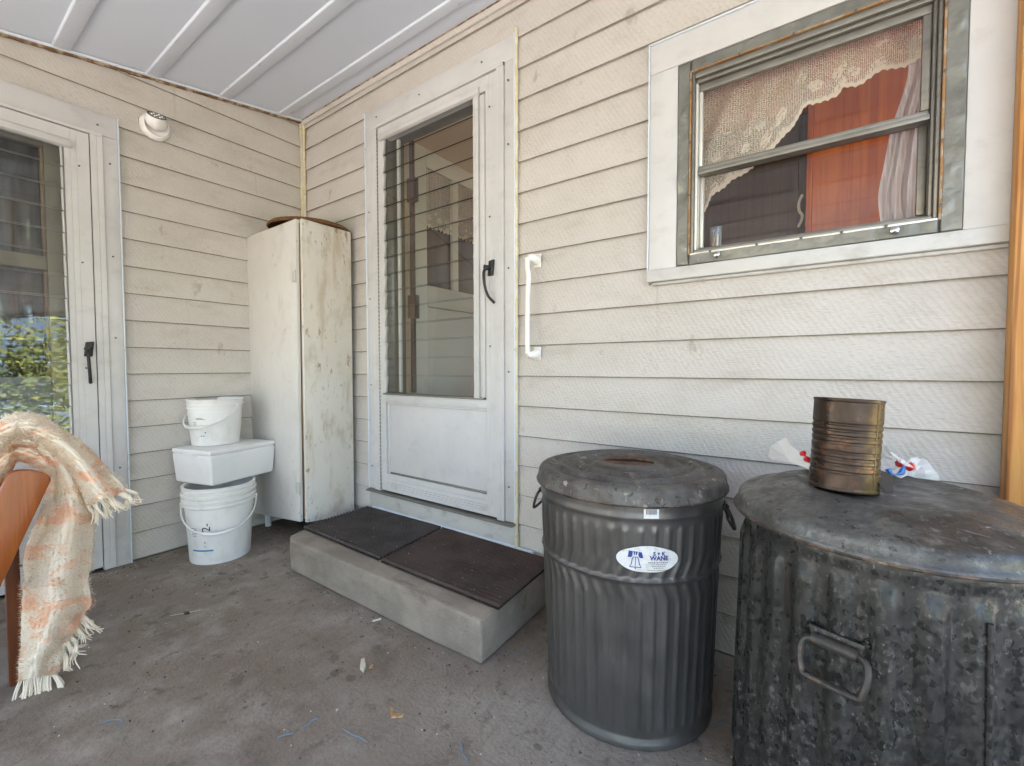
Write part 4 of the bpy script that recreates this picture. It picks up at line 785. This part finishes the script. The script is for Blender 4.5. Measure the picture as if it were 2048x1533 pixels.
hw.grid(rows); o = hw.build('lid_handle', M['rust'], ld1, local=True, smooth=True, fix=False, solid=.003); o.location = (-.005, .02, 0); o.rotation_euler = (0, 0, R(20))
hs_ = MB(); hs_.lathe([(.0, .7095), (.03, .7095), (.052, .7095), (.058, .708)], 24, rf=lambda t, z, r: .012*math.sin(2*t+.6)*(r/.05)); o = hs_.build('rust_patch', M['rust'], ld1, local=True, smooth=True); o.location = (-.005, .0, 0)
def sidehandle(t, ang, z, r, wdt=.10, hgt=.07, rad=.0055, m=None):
    """wire bail hanging from a strap, on the can's side"""
    c, s = math.cos(ang), math.sin(ang); n_ = Vector((c, s, 0)); tg = Vector((-s, c, 0)); Z = Vector((0, 0, 1))
    P = lambda a, b, d: n_*(r+d)+tg*a+Z*(z+b)
    h_ = wdt/2
    pl = MB(); pl.prism([P(-h_*.95, .02, .004-.003), P(h_*.95, .02, .001), P(h_*.8, -.012, .002), P(-h_*.8, -.012, .002)], n_*.007); plo = pl.build('handle_strap', m or M['galv'], t, local=True, bevel=.002)
    MB().tube(spline([P(-h_*.75, 0, .012), P(0, 0, .013), P(h_*.75, 0, .012)], 8), rad*1.9, 10).build('handle_roll', m or M['wire'], plo, local=True, smooth=True)
    MB().tube(spline([P(-h_*.7, 0, .012), P(-h_*1.02, -.006, .016), P(-h_*1.12, -.025, .024), P(-h_, -hgt*.85, .032), P(-h_*.8, -hgt, .033), P(h_*.8, -hgt, .033), P(h_, -hgt*.85, .032), P(h_*1.12, -.025, .024), P(h_*1.02, -.006, .016), P(h_*.7, 0, .012)], 60), rad, 9).build('handle_wire', m or M['wire'], plo, local=True, smooth=True)
MB().lathe([(.2800+.0032*math.cos(R(q)), .6555+.0032*math.sin(R(q))) for q in range(0, 361, 60)], 96).build('lid_bead', M['rimrust'], ld1, local=True, smooth=True)
sidehandle(c1, R(192), .60, .261, .095, .06, .0045); sidehandle(c1, R(20), .60, .261, .095, .06, .0045)
# stickers on the first can
ph0 = math.atan2(-.558, .129) if False else R(-58.5)
rS = .2655
def ell(a, b, n=48): return [Vector((0, 0, 0))]+[Vector((a*math.cos(2*math.pi*i/n)*(1+.02*noise.noise(Vector((i*.4, 0, 2)))), b*math.sin(2*math.pi*i/n)*(1+.04*noise.noise(Vector((i*.5, 1, 2)))), 0)) for i in range(n)], [(0, 1+i, 1+(i+1) % n) for i in range(n)]
def ellg(a, b, nr=10, n=64):
    vs = []; fs = []
    for j in range(nr+1):
        for i in range(n):
            k = j/nr; vs.append(Vector((k*a*math.cos(2*math.pi*i/n), k*b*math.sin(2*math.pi*i/n)*(1+.03*math.sin(5*i*2*math.pi/n)), 0)))
    for j in range(nr):
        for i in range(n): fs.append((j*n+i, j*n+(i+1) % n, (j+1)*n+(i+1) % n, (j+1)*n+i))
    return vs, fs
sk1 = wrapmark(c1, 'sticker', M['sticker'], rS, ph0, ellg(.078, .0335), .5175, 0, .0015)
def stick(nm, m, geo, dx, dz, lift=.0026): g2 = ([v+Vector((dx, 0, 0)) for v in geo[0]], geo[1]); o = wrapmark(sk1, nm, m, rS, ph0, g2, .5175+dz, 0, lift); return o
def poly(P): return [Vector((x, y, 0)) for x, y in P], [tuple(range(len(P)))]
def offs(g, dy): return [v+Vector((0, dy, 0)) for v in g[0]], g[1]
LX = -.031
stick('bell_yoke', M['navy'], poly([(LX-.019, .004), (LX-.016, .021), (LX-.007, .020), (LX-.007, .010), (LX-.010, .004)]), 0, .0)
stick('bell_yoke', M['navy'], poly([(LX+.010, .004), (LX+.007, .010), (LX+.008, .019), (LX+.016, .018), (LX+.019, .003)]), 0, .0)
stick('bell_yoke', M['navy'], poly([(LX-.0055, .020), (LX-.001, .020), (LX-.001, .010), (LX-.003, .010)]), 0, .0); stick('bell_yoke', M['navy'], poly([(LX+.0008, .020), (LX+.006, .0195), (LX+.0028, .010), (LX+.0008, .010)]), 0, .0)
for sgn in (-1, 1):
    pr = [(.006, .006), (.009, .0), (.010, -.008), (.0115, -.014), (.015, -.0185)]
    P = [(LX+sgn*x, y) for x, y in pr]+[(LX+sgn*(x-.0022), y) for x, y in pr[::-1]]
    stick('bell_outline', M['navy'], poly(P), 0, 0)
stick('bell_lip', M['navy'], poly([(LX-.015, -.0195), (LX+.015, -.0195), (LX+.015, -.0215), (LX-.015, -.0215)]), 0, 0)
stick('bell_crack', M['navy'], poly([(LX-.0005, .004), (LX+.0012, .004), (LX+.0008, -.018), (LX-.0004, -.018)]), 0, 0); stick('bell_crown', M['navy'], poly([(LX-.007, .006), (LX+.007, .006), (LX+.006, .0045), (LX-.006, .0045)]), 0, 0); stick('bell_clapper', M['navy'], poly([(LX-.0018, -.022), (LX+.0018, -.022), (LX, -.0265)]), 0, 0)
stick('sticker_lettering', M['navy'], text_geo('S + K', .0135, bold=.0005), .028, .0105); stick('sticker_lettering', M['navy'], text_geo('WANE', .0155, bold=.0006), .028, -.0015)
rr = random.Random(3)
for yy, w_ in ((-.0075, .05), (-.0125, .036), (-.0168, .034), (-.0212, .024), (-.0268, .046)):
    x = .026-w_/2
    mbv, mbf = [], []
    while x < .026+w_/2:
        l_ = rr.uniform(.0016, .0042); h_ = .0011 if yy < -.01 else .0016
        n_ = len(mbv); mbv += [Vector((x, yy-h_, 0)), Vector((x+l_, yy-h_+.0003, 0)), Vector((x+l_*.8, yy+h_*rr.uniform(.3, 1), 0)), Vector((x+.0003, yy+h_, 0))]; mbf.append((n_, n_+1, n_+2, n_+3)); x += l_+rr.uniform(.0008, .0014)
    tag(stick('small_print', M['ink'], (mbv, mbf), -.004 if yy < -.025 else 0, 0), kind='stuff')
bcs = wrapmark(c1, 'barcode_sticker', M['sticker'], .2668, R(-57), rect(.038, .024, 6), .634, 0, .002)
for k in range(8): wrapmark(bcs, 'barcode_bar', M['ink'], .2668, R(-57), ([v+Vector((-.012+.0034*k, 0, 0)) for v in rect(.0016 if k % 3 else .0022, .013, 1)[0]], rect(1, 1, 1)[1]), .639, 0, .003)

C2 = (3.055, -.42, 0); N2 = 27
c2 = thing('trash_can', 'dark spangled galvanised trash can with domed lid at the right', 'trash can', C2)
def rf2(t, z, r):
    if z < .03 or z > .64: return 0
    env = sm(.05, .09, z)*(1-sm(.595, .635, z)); s = math.cos(N2*t)
    return .0105*sm(-.6, .6, s)*env+.003*noise.noise(Vector((math.cos(t)*2.2+4, math.sin(t)*2.2, z*3)))
z2 = [0, .004, .02, .028]+[.03+.6*i/46 for i in range(1, 47)]+[.64, .65, .66, .668, .675]
MB().lathe([((.275 if z > .021 else .280)-.014*z/.66+(.004*math.exp(-((z-.655)/.006)**2) if z > .64 else 0), z) for z in z2]+[(.25, .676), (.255, .02), (0, .02)], N2*10, rf=lambda t, z, r: rf2(t, z, r) if r > .258 and z < .65 else 0).build('can_body', M['galv'], c2, local=True, smooth=True, ang=60)
LID2 = [(.278, .667), (.2835, .670), (.2848, .675), (.281, .681), (.2785, .684), (.277, .694), (.2745, .703), (.269, .7085), (.26, .7115), (.245, .716), (.215, .728), (.185, .738), (.166, .7425), (.158, .7428), (.153, .7395), (.10, .7395), (.05, .740), (0, .740)]
l2 = MB().lathe(LID2, 110).build('lid', M['lid2'], c2, local=True, smooth=True, ang=60)
for v in l2.data.vertices: v.co.z += .003*noise.noise(Vector((v.co.x*6+3, v.co.y*6, .7)))+.0005*noise.noise(Vector((v.co.x*25, v.co.y*25, 3.7)))
MB().lathe([(.2835+.0034*math.cos(R(q)), .6725+.0034*math.sin(R(q))) for q in range(0, 361, 60)], 110).build('lid_bead', M['rimrust'], l2, local=True, smooth=True)
sidehandle(c2, R(-107), .502, .2715, .090, .062, .0062)
dn = MB(); dn.tube([(.2865*math.cos(R(-66)), .2865*math.sin(R(-66)), .05), (.275*math.cos(R(-66)), .275*math.sin(R(-66)), .60)], .0042, 8); dn.build('body_seam', M['galv'], c2, local=True, smooth=True)
# tin can on the lid
tn = thing('tin_can', 'tall ribbed tin can, rusty one side and brassy the other', 'tin can', (2.984, -.478, .7425)); tn.scale = (1.06, 1.06, 1.075); tn.rotation_euler = (R(-2.5), R(2.0), 0)
pt = [(.0, .004), (.054, .004), (.0575, 0), (.0588, .003), (.0575, .006), (.0572, .008)]
zz = .008
for i in range(121):
    z = .008+.162*i/120; rr_ = .0572
    for zc in (.036, .050, .062, .074, .092, .104, .116, .128):
        rr_ -= .0022*math.exp(-((z-zc)/.0018)**2)
    pt.append((rr_, z))
pt += [(.0575, .171), (.0592, .174), (.0585, .177), (.0565, .176), (.056, .165), (.056, .01), (0, .008)]
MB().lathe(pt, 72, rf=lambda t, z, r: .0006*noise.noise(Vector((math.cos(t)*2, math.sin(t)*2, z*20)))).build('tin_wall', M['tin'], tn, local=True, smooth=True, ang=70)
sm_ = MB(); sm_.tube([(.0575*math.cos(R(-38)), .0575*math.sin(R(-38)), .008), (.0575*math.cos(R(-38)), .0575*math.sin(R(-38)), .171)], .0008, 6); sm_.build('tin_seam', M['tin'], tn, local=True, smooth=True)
# wrapper behind the tin
bg_ = thing('plastic_bag', 'crumpled clear plastic bag with red and blue print behind the tin can', 'plastic bag', (2.98, -.36, .742))
def crumple(P0, P1, wdt, n, m_, sd, hgt, nm, mt):
    rows = []; P0, P1 = Vector(P0), Vector(P1); ax = (P1-P0); sd_ = Vector((-ax.y, ax.x, 0)).normalized()
    for i in range(n+1):
        f = i/n; c = P0.lerp(P1, f); ww = wdt*(.35+.65*abs(math.sin(f*math.pi*1.0+.6)))
        rows.append([c+sd_*ww*(j/m_-.5)+Vector((0, 0, hgt*(math.sin(math.pi*j/m_))*(.5+.5*math.sin(f*7+sd))))+Vector((noise.noise(Vector((i*.3, j*.3, sd))), noise.noise(Vector((i*.3, j*.3, sd+9))), abs(noise.noise(Vector((i*.6, j*.6, sd+4))))))*.018 for j in range(m_+1)])
    return MB().grid(rows).build(nm, mt, bg_, smooth=False, fix=False, solid=.0006)
crumple((2.93, -.38, .748), (3.14, -.27, .746), .11, 14, 10, 1, .035, 'bag_film', M['bag'])
sh = MB()
t0 = at(1535, 905, 1, -.30)
fan = [at(px, py, 1, y) for px, py, y in ((1537, 915, -.30), (1541, 893, -.31), (1556, 884, -.33), (1572, 874, -.33), (1580, 890, -.36), (1600, 905, -.40), (1622, 925, -.44), (1620, 940, -.45), (1580, 925, -.40), (1545, 920, -.33))]
cc = sum(fan, Vector())/len(fan)+Vector((0, -.02, -.005)); sh.add([cc]+fan, [(0, 1+i, 1+(i+1) % len(fan)) for i in range(len(fan))]); sh.build('bag_film', M['bag'], bg_, fix=False, solid=.0006)
crumple(at(1760, 905, 1, -.38), at(1800, 935, 1, -.33), .05, 8, 8, 7, .02, 'bag_film', M['bag'])
def blob(P, r, nm, m_): MB().tube(spline([at(px, py, 1, y) for px, py, y in P], 10), [r*(.6+.4*math.sin(i*1.1+1)) for i in range(10)], 7).build(nm, m_, bg_, smooth=False)
blob([(1798, 926, -.33), (1812, 931, -.32), (1830, 938, -.31)], .011, 'red_print', M['red']); blob([(1605, 906, -.42), (1612, 915, -.43), (1617, 925, -.44)], .008, 'red_print', M['red'])
blob([(1775, 938, -.37), (1786, 950, -.37), (1803, 945, -.36), (1808, 930, -.36)], .006, 'blue_print', M['bluep'])
rg2 = MB(); rg2.add([at(px, py, 1, y) for px, py, y in ((1756, 940, -.45), (1785, 950, -.42), (1785, 985, -.47), (1770, 985, -.5), (1757, 965, -.5))], [(0, 1, 2, 3, 4)]); rg2.build('dark_scrap', M['darkbit'], bg_, fix=False, solid=.002)

# ================================================================== CHAIR AND BLANKET
ch = thing('wooden_chair', 'orange varnished wooden porch chair, its back post at the left edge', 'chair', (1.1, -1.75, 0))
T0, T1 = Vector((0, -1.436, .690)), Vector((0, -1.585, .30))
def post(xc, m=M['chair']):
    ax = (T0-T1).normalized(); pr = Vector((0, ax.z, -ax.y)); hw_ = .044; P = []
    A = T1-ax*.02
    P += [A-pr*hw_, A+pr*hw_]
    for k in range(9):
        t_ = R(0+22.5*k); P.append(T0+pr*hw_*math.cos(t_)+ax*.022*math.sin(t_))
    MB().prism([Vector((xc-.014, p.y, p.z)) for p in P], (.028, 0, 0)).build('back_post', m, ch, bevel=.004)
post(1.116); post(.56)
def rod(nm, a, b, r_=.016): MB().tube([a, b], r_, 10).build(nm, M['chair'], ch, smooth=True)
for z in (.58,): MB().box(.575, 1.10, -1.495, -1.472, z-.03, z+.03).build('back_rail', M['chair'], ch, bevel=.004)
MB().box(.575, 1.10, -1.58, -1.56, .33, .37).build('back_rail', M['chair'], ch, bevel=.004)
for x in (.68, .84, 1.0): MB().prism([(x, -1.585, .37), (x, -1.57, .37), (x, -1.485, .55), (x, -1.5, .55)], (.05, 0, 0)).build('back_slat', M['chair'], ch, bevel=.002)
for x in (.56, 1.116):
    MB().box(x-.255, x-.228, -1.468, -1.436, 0, .56).build('rear_leg', M['chairshade'], ch, bevel=.004); MB().box(x-.02, x+.02, -2.08, -2.04, 0, .58).build('front_leg', M['chair'], ch, bevel=.004)
    MB().box(x-.03, x+.03, -2.12, -1.60, .58, .605).build('arm', M['chair'], ch, bevel=.006)
for i in range(5): MB().box(.575, 1.10, -2.08+.1*i, -2.0+.1*i, .36, .38).build('seat_slat', M['chair'], ch, bevel=.003)
bl = thing('blanket', 'fuzzy cream and peach throw with fringe draped over the wooden chair', 'blanket', (1.05, -1.38, .3))
Zb = lambda x, y: (x/2.0905, 800+y/2.0905)
def band(outer, inner, x0, bulge, n, m, sd, nm, lean):
    O = spline([Vector((*Zb(*p), 0)) for p in outer], n); I = spline([Vector((*Zb(*p), 0)) for p in inner], n); rows = []
    for i in range(n):
        row = []
        for j in range(m+1):
            v = j/m; q = I[i].lerp(O[i], v); x = x0+bulge*math.sin(math.pi*(.08+.84*v))+lean*(v-.5)+.012*math.sin(v*9+i*.05+sd)
            p = at(q.x, q.y, 0, x); nz = noise.noise(Vector((i*.16, j*.3, sd))); p += Vector((.010*nz, .003*nz, .003*noise.noise(Vector((i*.2, j*.4, sd+3)))))
            row.append(p)
        rows.append(row)
    o = MB().grid(rows).build(nm, M['blanket'], bl, smooth=True, fix=False, solid=.016, sub=1)
    return rows
A_out = [(-90, 150), (0, 88), (100, 62), (180, 78), (250, 128), (350, 195), (430, 275), (490, 335), (525, 380)]; A_in = [(-90, 330), (0, 215), (60, 172), (150, 180), (235, 220), (280, 275), (315, 330), (340, 380), (372, 440)]
B_out = [(-90, 300), (0, 185), (60, 140), (150, 150), (245, 205), (300, 275), (340, 335), (372, 400), (388, 480), (382, 640), (366, 760), (385, 850), (350, 895), (300, 980), (255, 1060), (238, 1150)]; B_in = [(-90, 420), (0, 330), (40, 262), (85, 250), (150, 275), (200, 310), (215, 350), (175, 470), (135, 560), (105, 640), (98, 760), (95, 900), (95, 1000), (90, 1100), (82, 1175)]
rA = band(A_out, A_in, 1.045, .055, 70, 14, 1.0, 'folded_layer', .0)
rB = band(B_out, B_in, .975, .07, 130, 16, 5.0, 'hanging_layer', .02)
def fringe(pts, dirs, ln, sd, k=16):
    rr = random.Random(sd); mb = MB()
    for i in range(k):
        f = (i+.5)/k; p = pts[0].lerp(pts[1], f)+Vector((rr.uniform(-.008, .008), 0, 0)); d = dirs[0].lerp(dirs[1], f).normalized(); L_ = ln*rr.uniform(.7, 1.2); w_ = rr.uniform(-.016, .016); w2 = rr.uniform(-.022, .022)
        for q in range(4):
            o_ = Vector((rr.uniform(-.004, .004), rr.uniform(-.004, .004), rr.uniform(-.003, .003)))
            mb.tube(spline([p-d*.012+o_, p+d*L_*.35+Vector((w_*.5, w_, 0))+o_, p+d*L_*.7+Vector((w2, w_*.4, -.004))+o_*1.5, p+d*L_*rr.uniform(.8, 1.1)+Vector((w_, w2, -.008))+o_*rr.uniform(1, 4)], 9), [.0022, .0021, .0023, .0019, .0022, .0017, .0020, .0016, .0010], 5)
    tag(mb.build('fringe', M['fringe'], bl, smooth=True), kind='stuff')
fringe((rA[-1][1], rA[-1][-1]), (Vector((0, .25, -1)), Vector((0, 1, -1.0))), .05, 1, 18)
iB = lambda f: rB[int(f*(len(rB)-1))][-1]
fringe((iB(.80), iB(.955)), (Vector((0, .6, -1)), Vector((0, .0, -1))), .055, 2, 18)
fringe((rB[-1][0], rB[-1][-1]), (Vector((0, -.25, -1)), Vector((0, .25, -1))), .115, 3, 22)
rr = random.Random(11); fz = MB()                 # wool nap
for rows, k in ((rA, 9000), (rB, 20000)):
    n_, m_ = len(rows), len(rows[0])
    for _ in range(k):
        i, j = rr.randrange(n_-1), rr.randrange(m_-1); p = rows[i][j].lerp(rows[i+1][j+1], rr.random()); p = p.lerp(rows[i][j+1], rr.random()*.5)
        e1 = rows[i+1][j]-rows[i][j]; e2 = rows[i][j+1]-rows[i][j]; nn = e1.cross(e2)
        if nn.length < 1e-9: continue
        nn.normalize(); nn = nn if nn.x > 0 else -nn
        if j in (0, m_-2) and rr.random() < .6: nn = (nn*.3+(e2.normalized() if j else -e2.normalized())).normalized()
        p = p+nn*.008; d = (nn+Vector((rr.uniform(-1, 1), rr.uniform(-1, 1), rr.uniform(-1, .6)))*.9).normalized()*rr.uniform(.004, .012); s_ = d.orthogonal().normalized()*.0009
        fz.add([p-s_, p+s_, p+d], [(0, 1, 2)])
mt = M['blanket'].copy(); mt.name = 'wool_nap'; nt_ = mt.node_tree; pb = nt_.nodes['Principled BSDF']
for l in list(pb.inputs['Normal'].links): nt_.links.remove(l)
tl_ = nt_.nodes.new('ShaderNodeBsdfTranslucent'); nt_.links.new(pb.inputs['Base Color'].links[0].from_socket, tl_.inputs[0]); mx_ = nt_.nodes.new('ShaderNodeMixShader'); mx_.inputs[0].default_value = .5
nt_.links.new(pb.outputs[0], mx_.inputs[1]); nt_.links.new(tl_.outputs[0], mx_.inputs[2]); nt_.links.new(mx_.outputs[0], [n for n in nt_.nodes if n.type == 'OUTPUT_MATERIAL'][0].inputs[0])
tag(fz.build('wool_nap', mt, bl, fix=False), kind='stuff')

# ================================================================== LITTER ON THE FLOOR
def strip(P, r_, m_, nm, label, cat, grp=None, z=.004, flat=.5):
    pts = [at(x, y, 2, z) for x, y in P]; o = MB().tube(spline(pts, 18), r_, 6).build(nm, m_, smooth=True); return tag(o, label, cat, grp)
G = 'blue plastic strips on the floor'
strip([(556, 1475), (570, 1470), (586, 1467)], .0015, M['bluethread'], 'plastic_strip', 'short blue strip on the floor, left end of the broken pair', 'litter', G)
strip([(605, 1455), (618, 1448), (622, 1442), (635, 1437)], .0015, M['bluethread'], 'plastic_strip', 'short blue strip beside the dark smear on the floor', 'litter', G)
strip([(686, 1458), (705, 1470), (718, 1474), (733, 1484)], .0013, M['bluethread'], 'plastic_strip', 'grey blue strip lying in the front middle of the floor', 'litter', G)
strip([(917, 1484), (923, 1492), (926, 1508), (934, 1520), (938, 1533)], .0014, M['bluethread'], 'plastic_strip', 'hooked pale blue strip nearest the front edge of the floor', 'litter', G)
strip([(1008, 1305), (1018, 1318), (1028, 1310), (1045, 1305), (1052, 1285)], .0010, M['bluethread'], 'plastic_strip', 'thin curled blue thread between the step and the grey can', 'litter', G)
strip([(200, 1448), (222, 1440), (243, 1442), (240, 1460)], .0014, M['bluethread'], 'plastic_strip', 'curled blue strip near the blanket fringe', 'litter', G)
strip([(1425, 1458), (1437, 1449), (1452, 1440)], .0014, M['bluethread'], 'plastic_strip', 'blue strip between the two trash cans', 'litter', G)
strip([(340, 1232), (372, 1226), (400, 1221)], .0018, M['grassbit'], 'grass_blade', 'pale dry grass blade on the floor by the left door', 'litter')
strip([(745, 1243), (762, 1238)], .004, M['pale'], 'cigarette_end', 'white cigarette end beside the foot of the step', 'litter')
def chip(P, m_, nm, label, th_=.004):
    mb = MB(); mb.prism([at(x, y, 2, .0015) for x, y in P], (0, 0, th_)); return tag(mb.build(nm, m_, bevel=.001), label, 'litter')
chip([(780, 1416), (785, 1414), (788, 1428), (808, 1430), (805, 1436), (782, 1438)], M['chip'], 'wood_chip', 'bent orange wood chip in the front middle of the floor')
chip([(722, 1325), (729, 1322), (732, 1338), (727, 1347), (720, 1340)], M['pale'], 'paper_scrap', 'pale crumpled scrap near the corner of the step', .012)
chip([(740, 1332), (747, 1331), (745, 1338), (738, 1339)], M['chip'], 'wood_chip', 'tiny orange chip right of the pale crumpled scrap')
chip([(366, 1226), (378, 1224), (380, 1229), (370, 1230)], M['darkbit'], 'dried_leaf', 'small dark curled leaf beside the grass blade')
lt = MB(); rr = random.Random(5)
for i in range(900):
    q_ = rr.random()
    if q_ < .30: x, y = (rr.uniform(.78, 2.05), -.545-abs(rr.gauss(0, .03))) if rr.random() < .4 else ((XA+abs(rr.gauss(0, .05))+.01, rr.uniform(-1.2, -.4)) if rr.random() < .5 else (rr.uniform(2.1, 3.3), -.02-abs(rr.gauss(0, .06))))
    elif q_ < .65: x, y = rr.uniform(.2, 3.3), rr.uniform(-1.45, -.05)
    else: x, y = (rr.uniform(2.05, 3.3), rr.uniform(-.9, -.02)) if rr.random() < .6 else (rr.uniform(.1, .72), rr.uniform(-1.1, -.1))
    if .72 < x < 2.05 and y > -.56: continue
    a = rr.random()*6.3; l_ = rr.uniform(.0015, .006); lt.tube([(x, y, .0015), (x+l_*math.cos(a), y+l_*math.sin(a), .002)], rr.uniform(.0008, .0022), 5, mi=0 if rr.random() < .72 else 1)
tag(lt.build('floor_grit', [M['darkbit'], M['pale']]), kind='stuff')

# ================================================================== YARD SEEN IN THE GLASS
def tree(nm, label, x, y, h, rad, m_, sd, nleaf=3200, trunk=.12):
    rr = random.Random(sd); t = thing(nm, label, 'tree' if 'tree' in nm else 'shrub', (x, y, -.16), group='yard plants reflected in the door glass')
    tr = MB(); tr.tube([(0, 0, 0), (.05, .02, h*.35), (.02, .06, h*.6)], [trunk, trunk*.75, trunk*.5], 8)
    cl = []
    for i in range(26):
        u = Vector((rr.gauss(0, 1), rr.gauss(0, 1), rr.gauss(0, 1))).normalized()*rr.uniform(.35, 1); c = Vector((u.x*rad, u.y*rad, h*.52+u.z*h*.44)); cl.append((c, rr.uniform(.25, .5)*rad))
        if i < 9: tr.tube([(.02, .05, h*.4), c*.55+Vector((0, 0, h*.2)), c], [trunk*.4, trunk*.25, trunk*.08], 5)
    tr.build('trunk', M['bark'], t, local=True, smooth=True)
    lf = MB()
    for _ in range(nleaf):
        c, r_ = rr.choice(cl); u = Vector((rr.gauss(0, 1), rr.gauss(0, 1), rr.gauss(0, 1))).normalized()*r_*rr.uniform(.5, 1.05); p = c+u; s_ = rr.uniform(.06, .13)
        a = Vector((rr.uniform(-1, 1), rr.uniform(-1, 1), rr.uniform(-.6, .6))).normalized()*s_; b = a.orthogonal().normalized()*s_*.5
        lf.add([p-a, p+b, p+a, p-b], [(0, 1, 2, 3)])
    lf.build('crown', m_, t, local=True, fix=False)
tree('yard_tree', 'tall bright green tree facing the floor level door', 12.5, -.6, 6.5, 2.3, M['leafA'], 1, 5200)
tree('yard_tree', 'dark green tree behind the bright one', 15.5, 2.8, 8, 2.8, M['leafB'], 2, 4200)
tree('yard_tree', 'leaning dark tree at the front of the yard', 14.0, -4.5, 7.5, 2.6, M['leafB'], 3, 4200)
tree('flowering_shrub', 'pink flowering shrub below the bright tree', 10.2, -.1, 1.7, 1.1, M['leafC'], 4, 2600, .03)
tree('flowering_shrub', 'low green shrub at the porch corner', 9.4, -2.6, 1.5, 1.1, M['leafA'], 8, 2200, .03)
tree('yard_tree', 'rounded tree beyond the left end of the porch', -4.5, -9.5, 6, 2.4, M['leafA'], 5, 4200)
tree('yard_tree', 'far spreading tree beyond the porch', -1.0, -13, 7.5, 3, M['leafB'], 6, 4200)
tree('yard_tree', 'tree behind the viewer', 4.5, -13, 7, 2.8, M['leafA'], 7, 3600)
for y in (PY1+.06, -1.55): 
    pst = MB(); pst.box(PX1-.11, PX1-.01, y-.05, y+.05, -.0, cz(PY1)-.2); tag(pst.build('porch_post', M['wood_white'], bevel=.004), 'white porch post at the open side' if y < -2 else 'white porch post halfway along the open side', 'post')
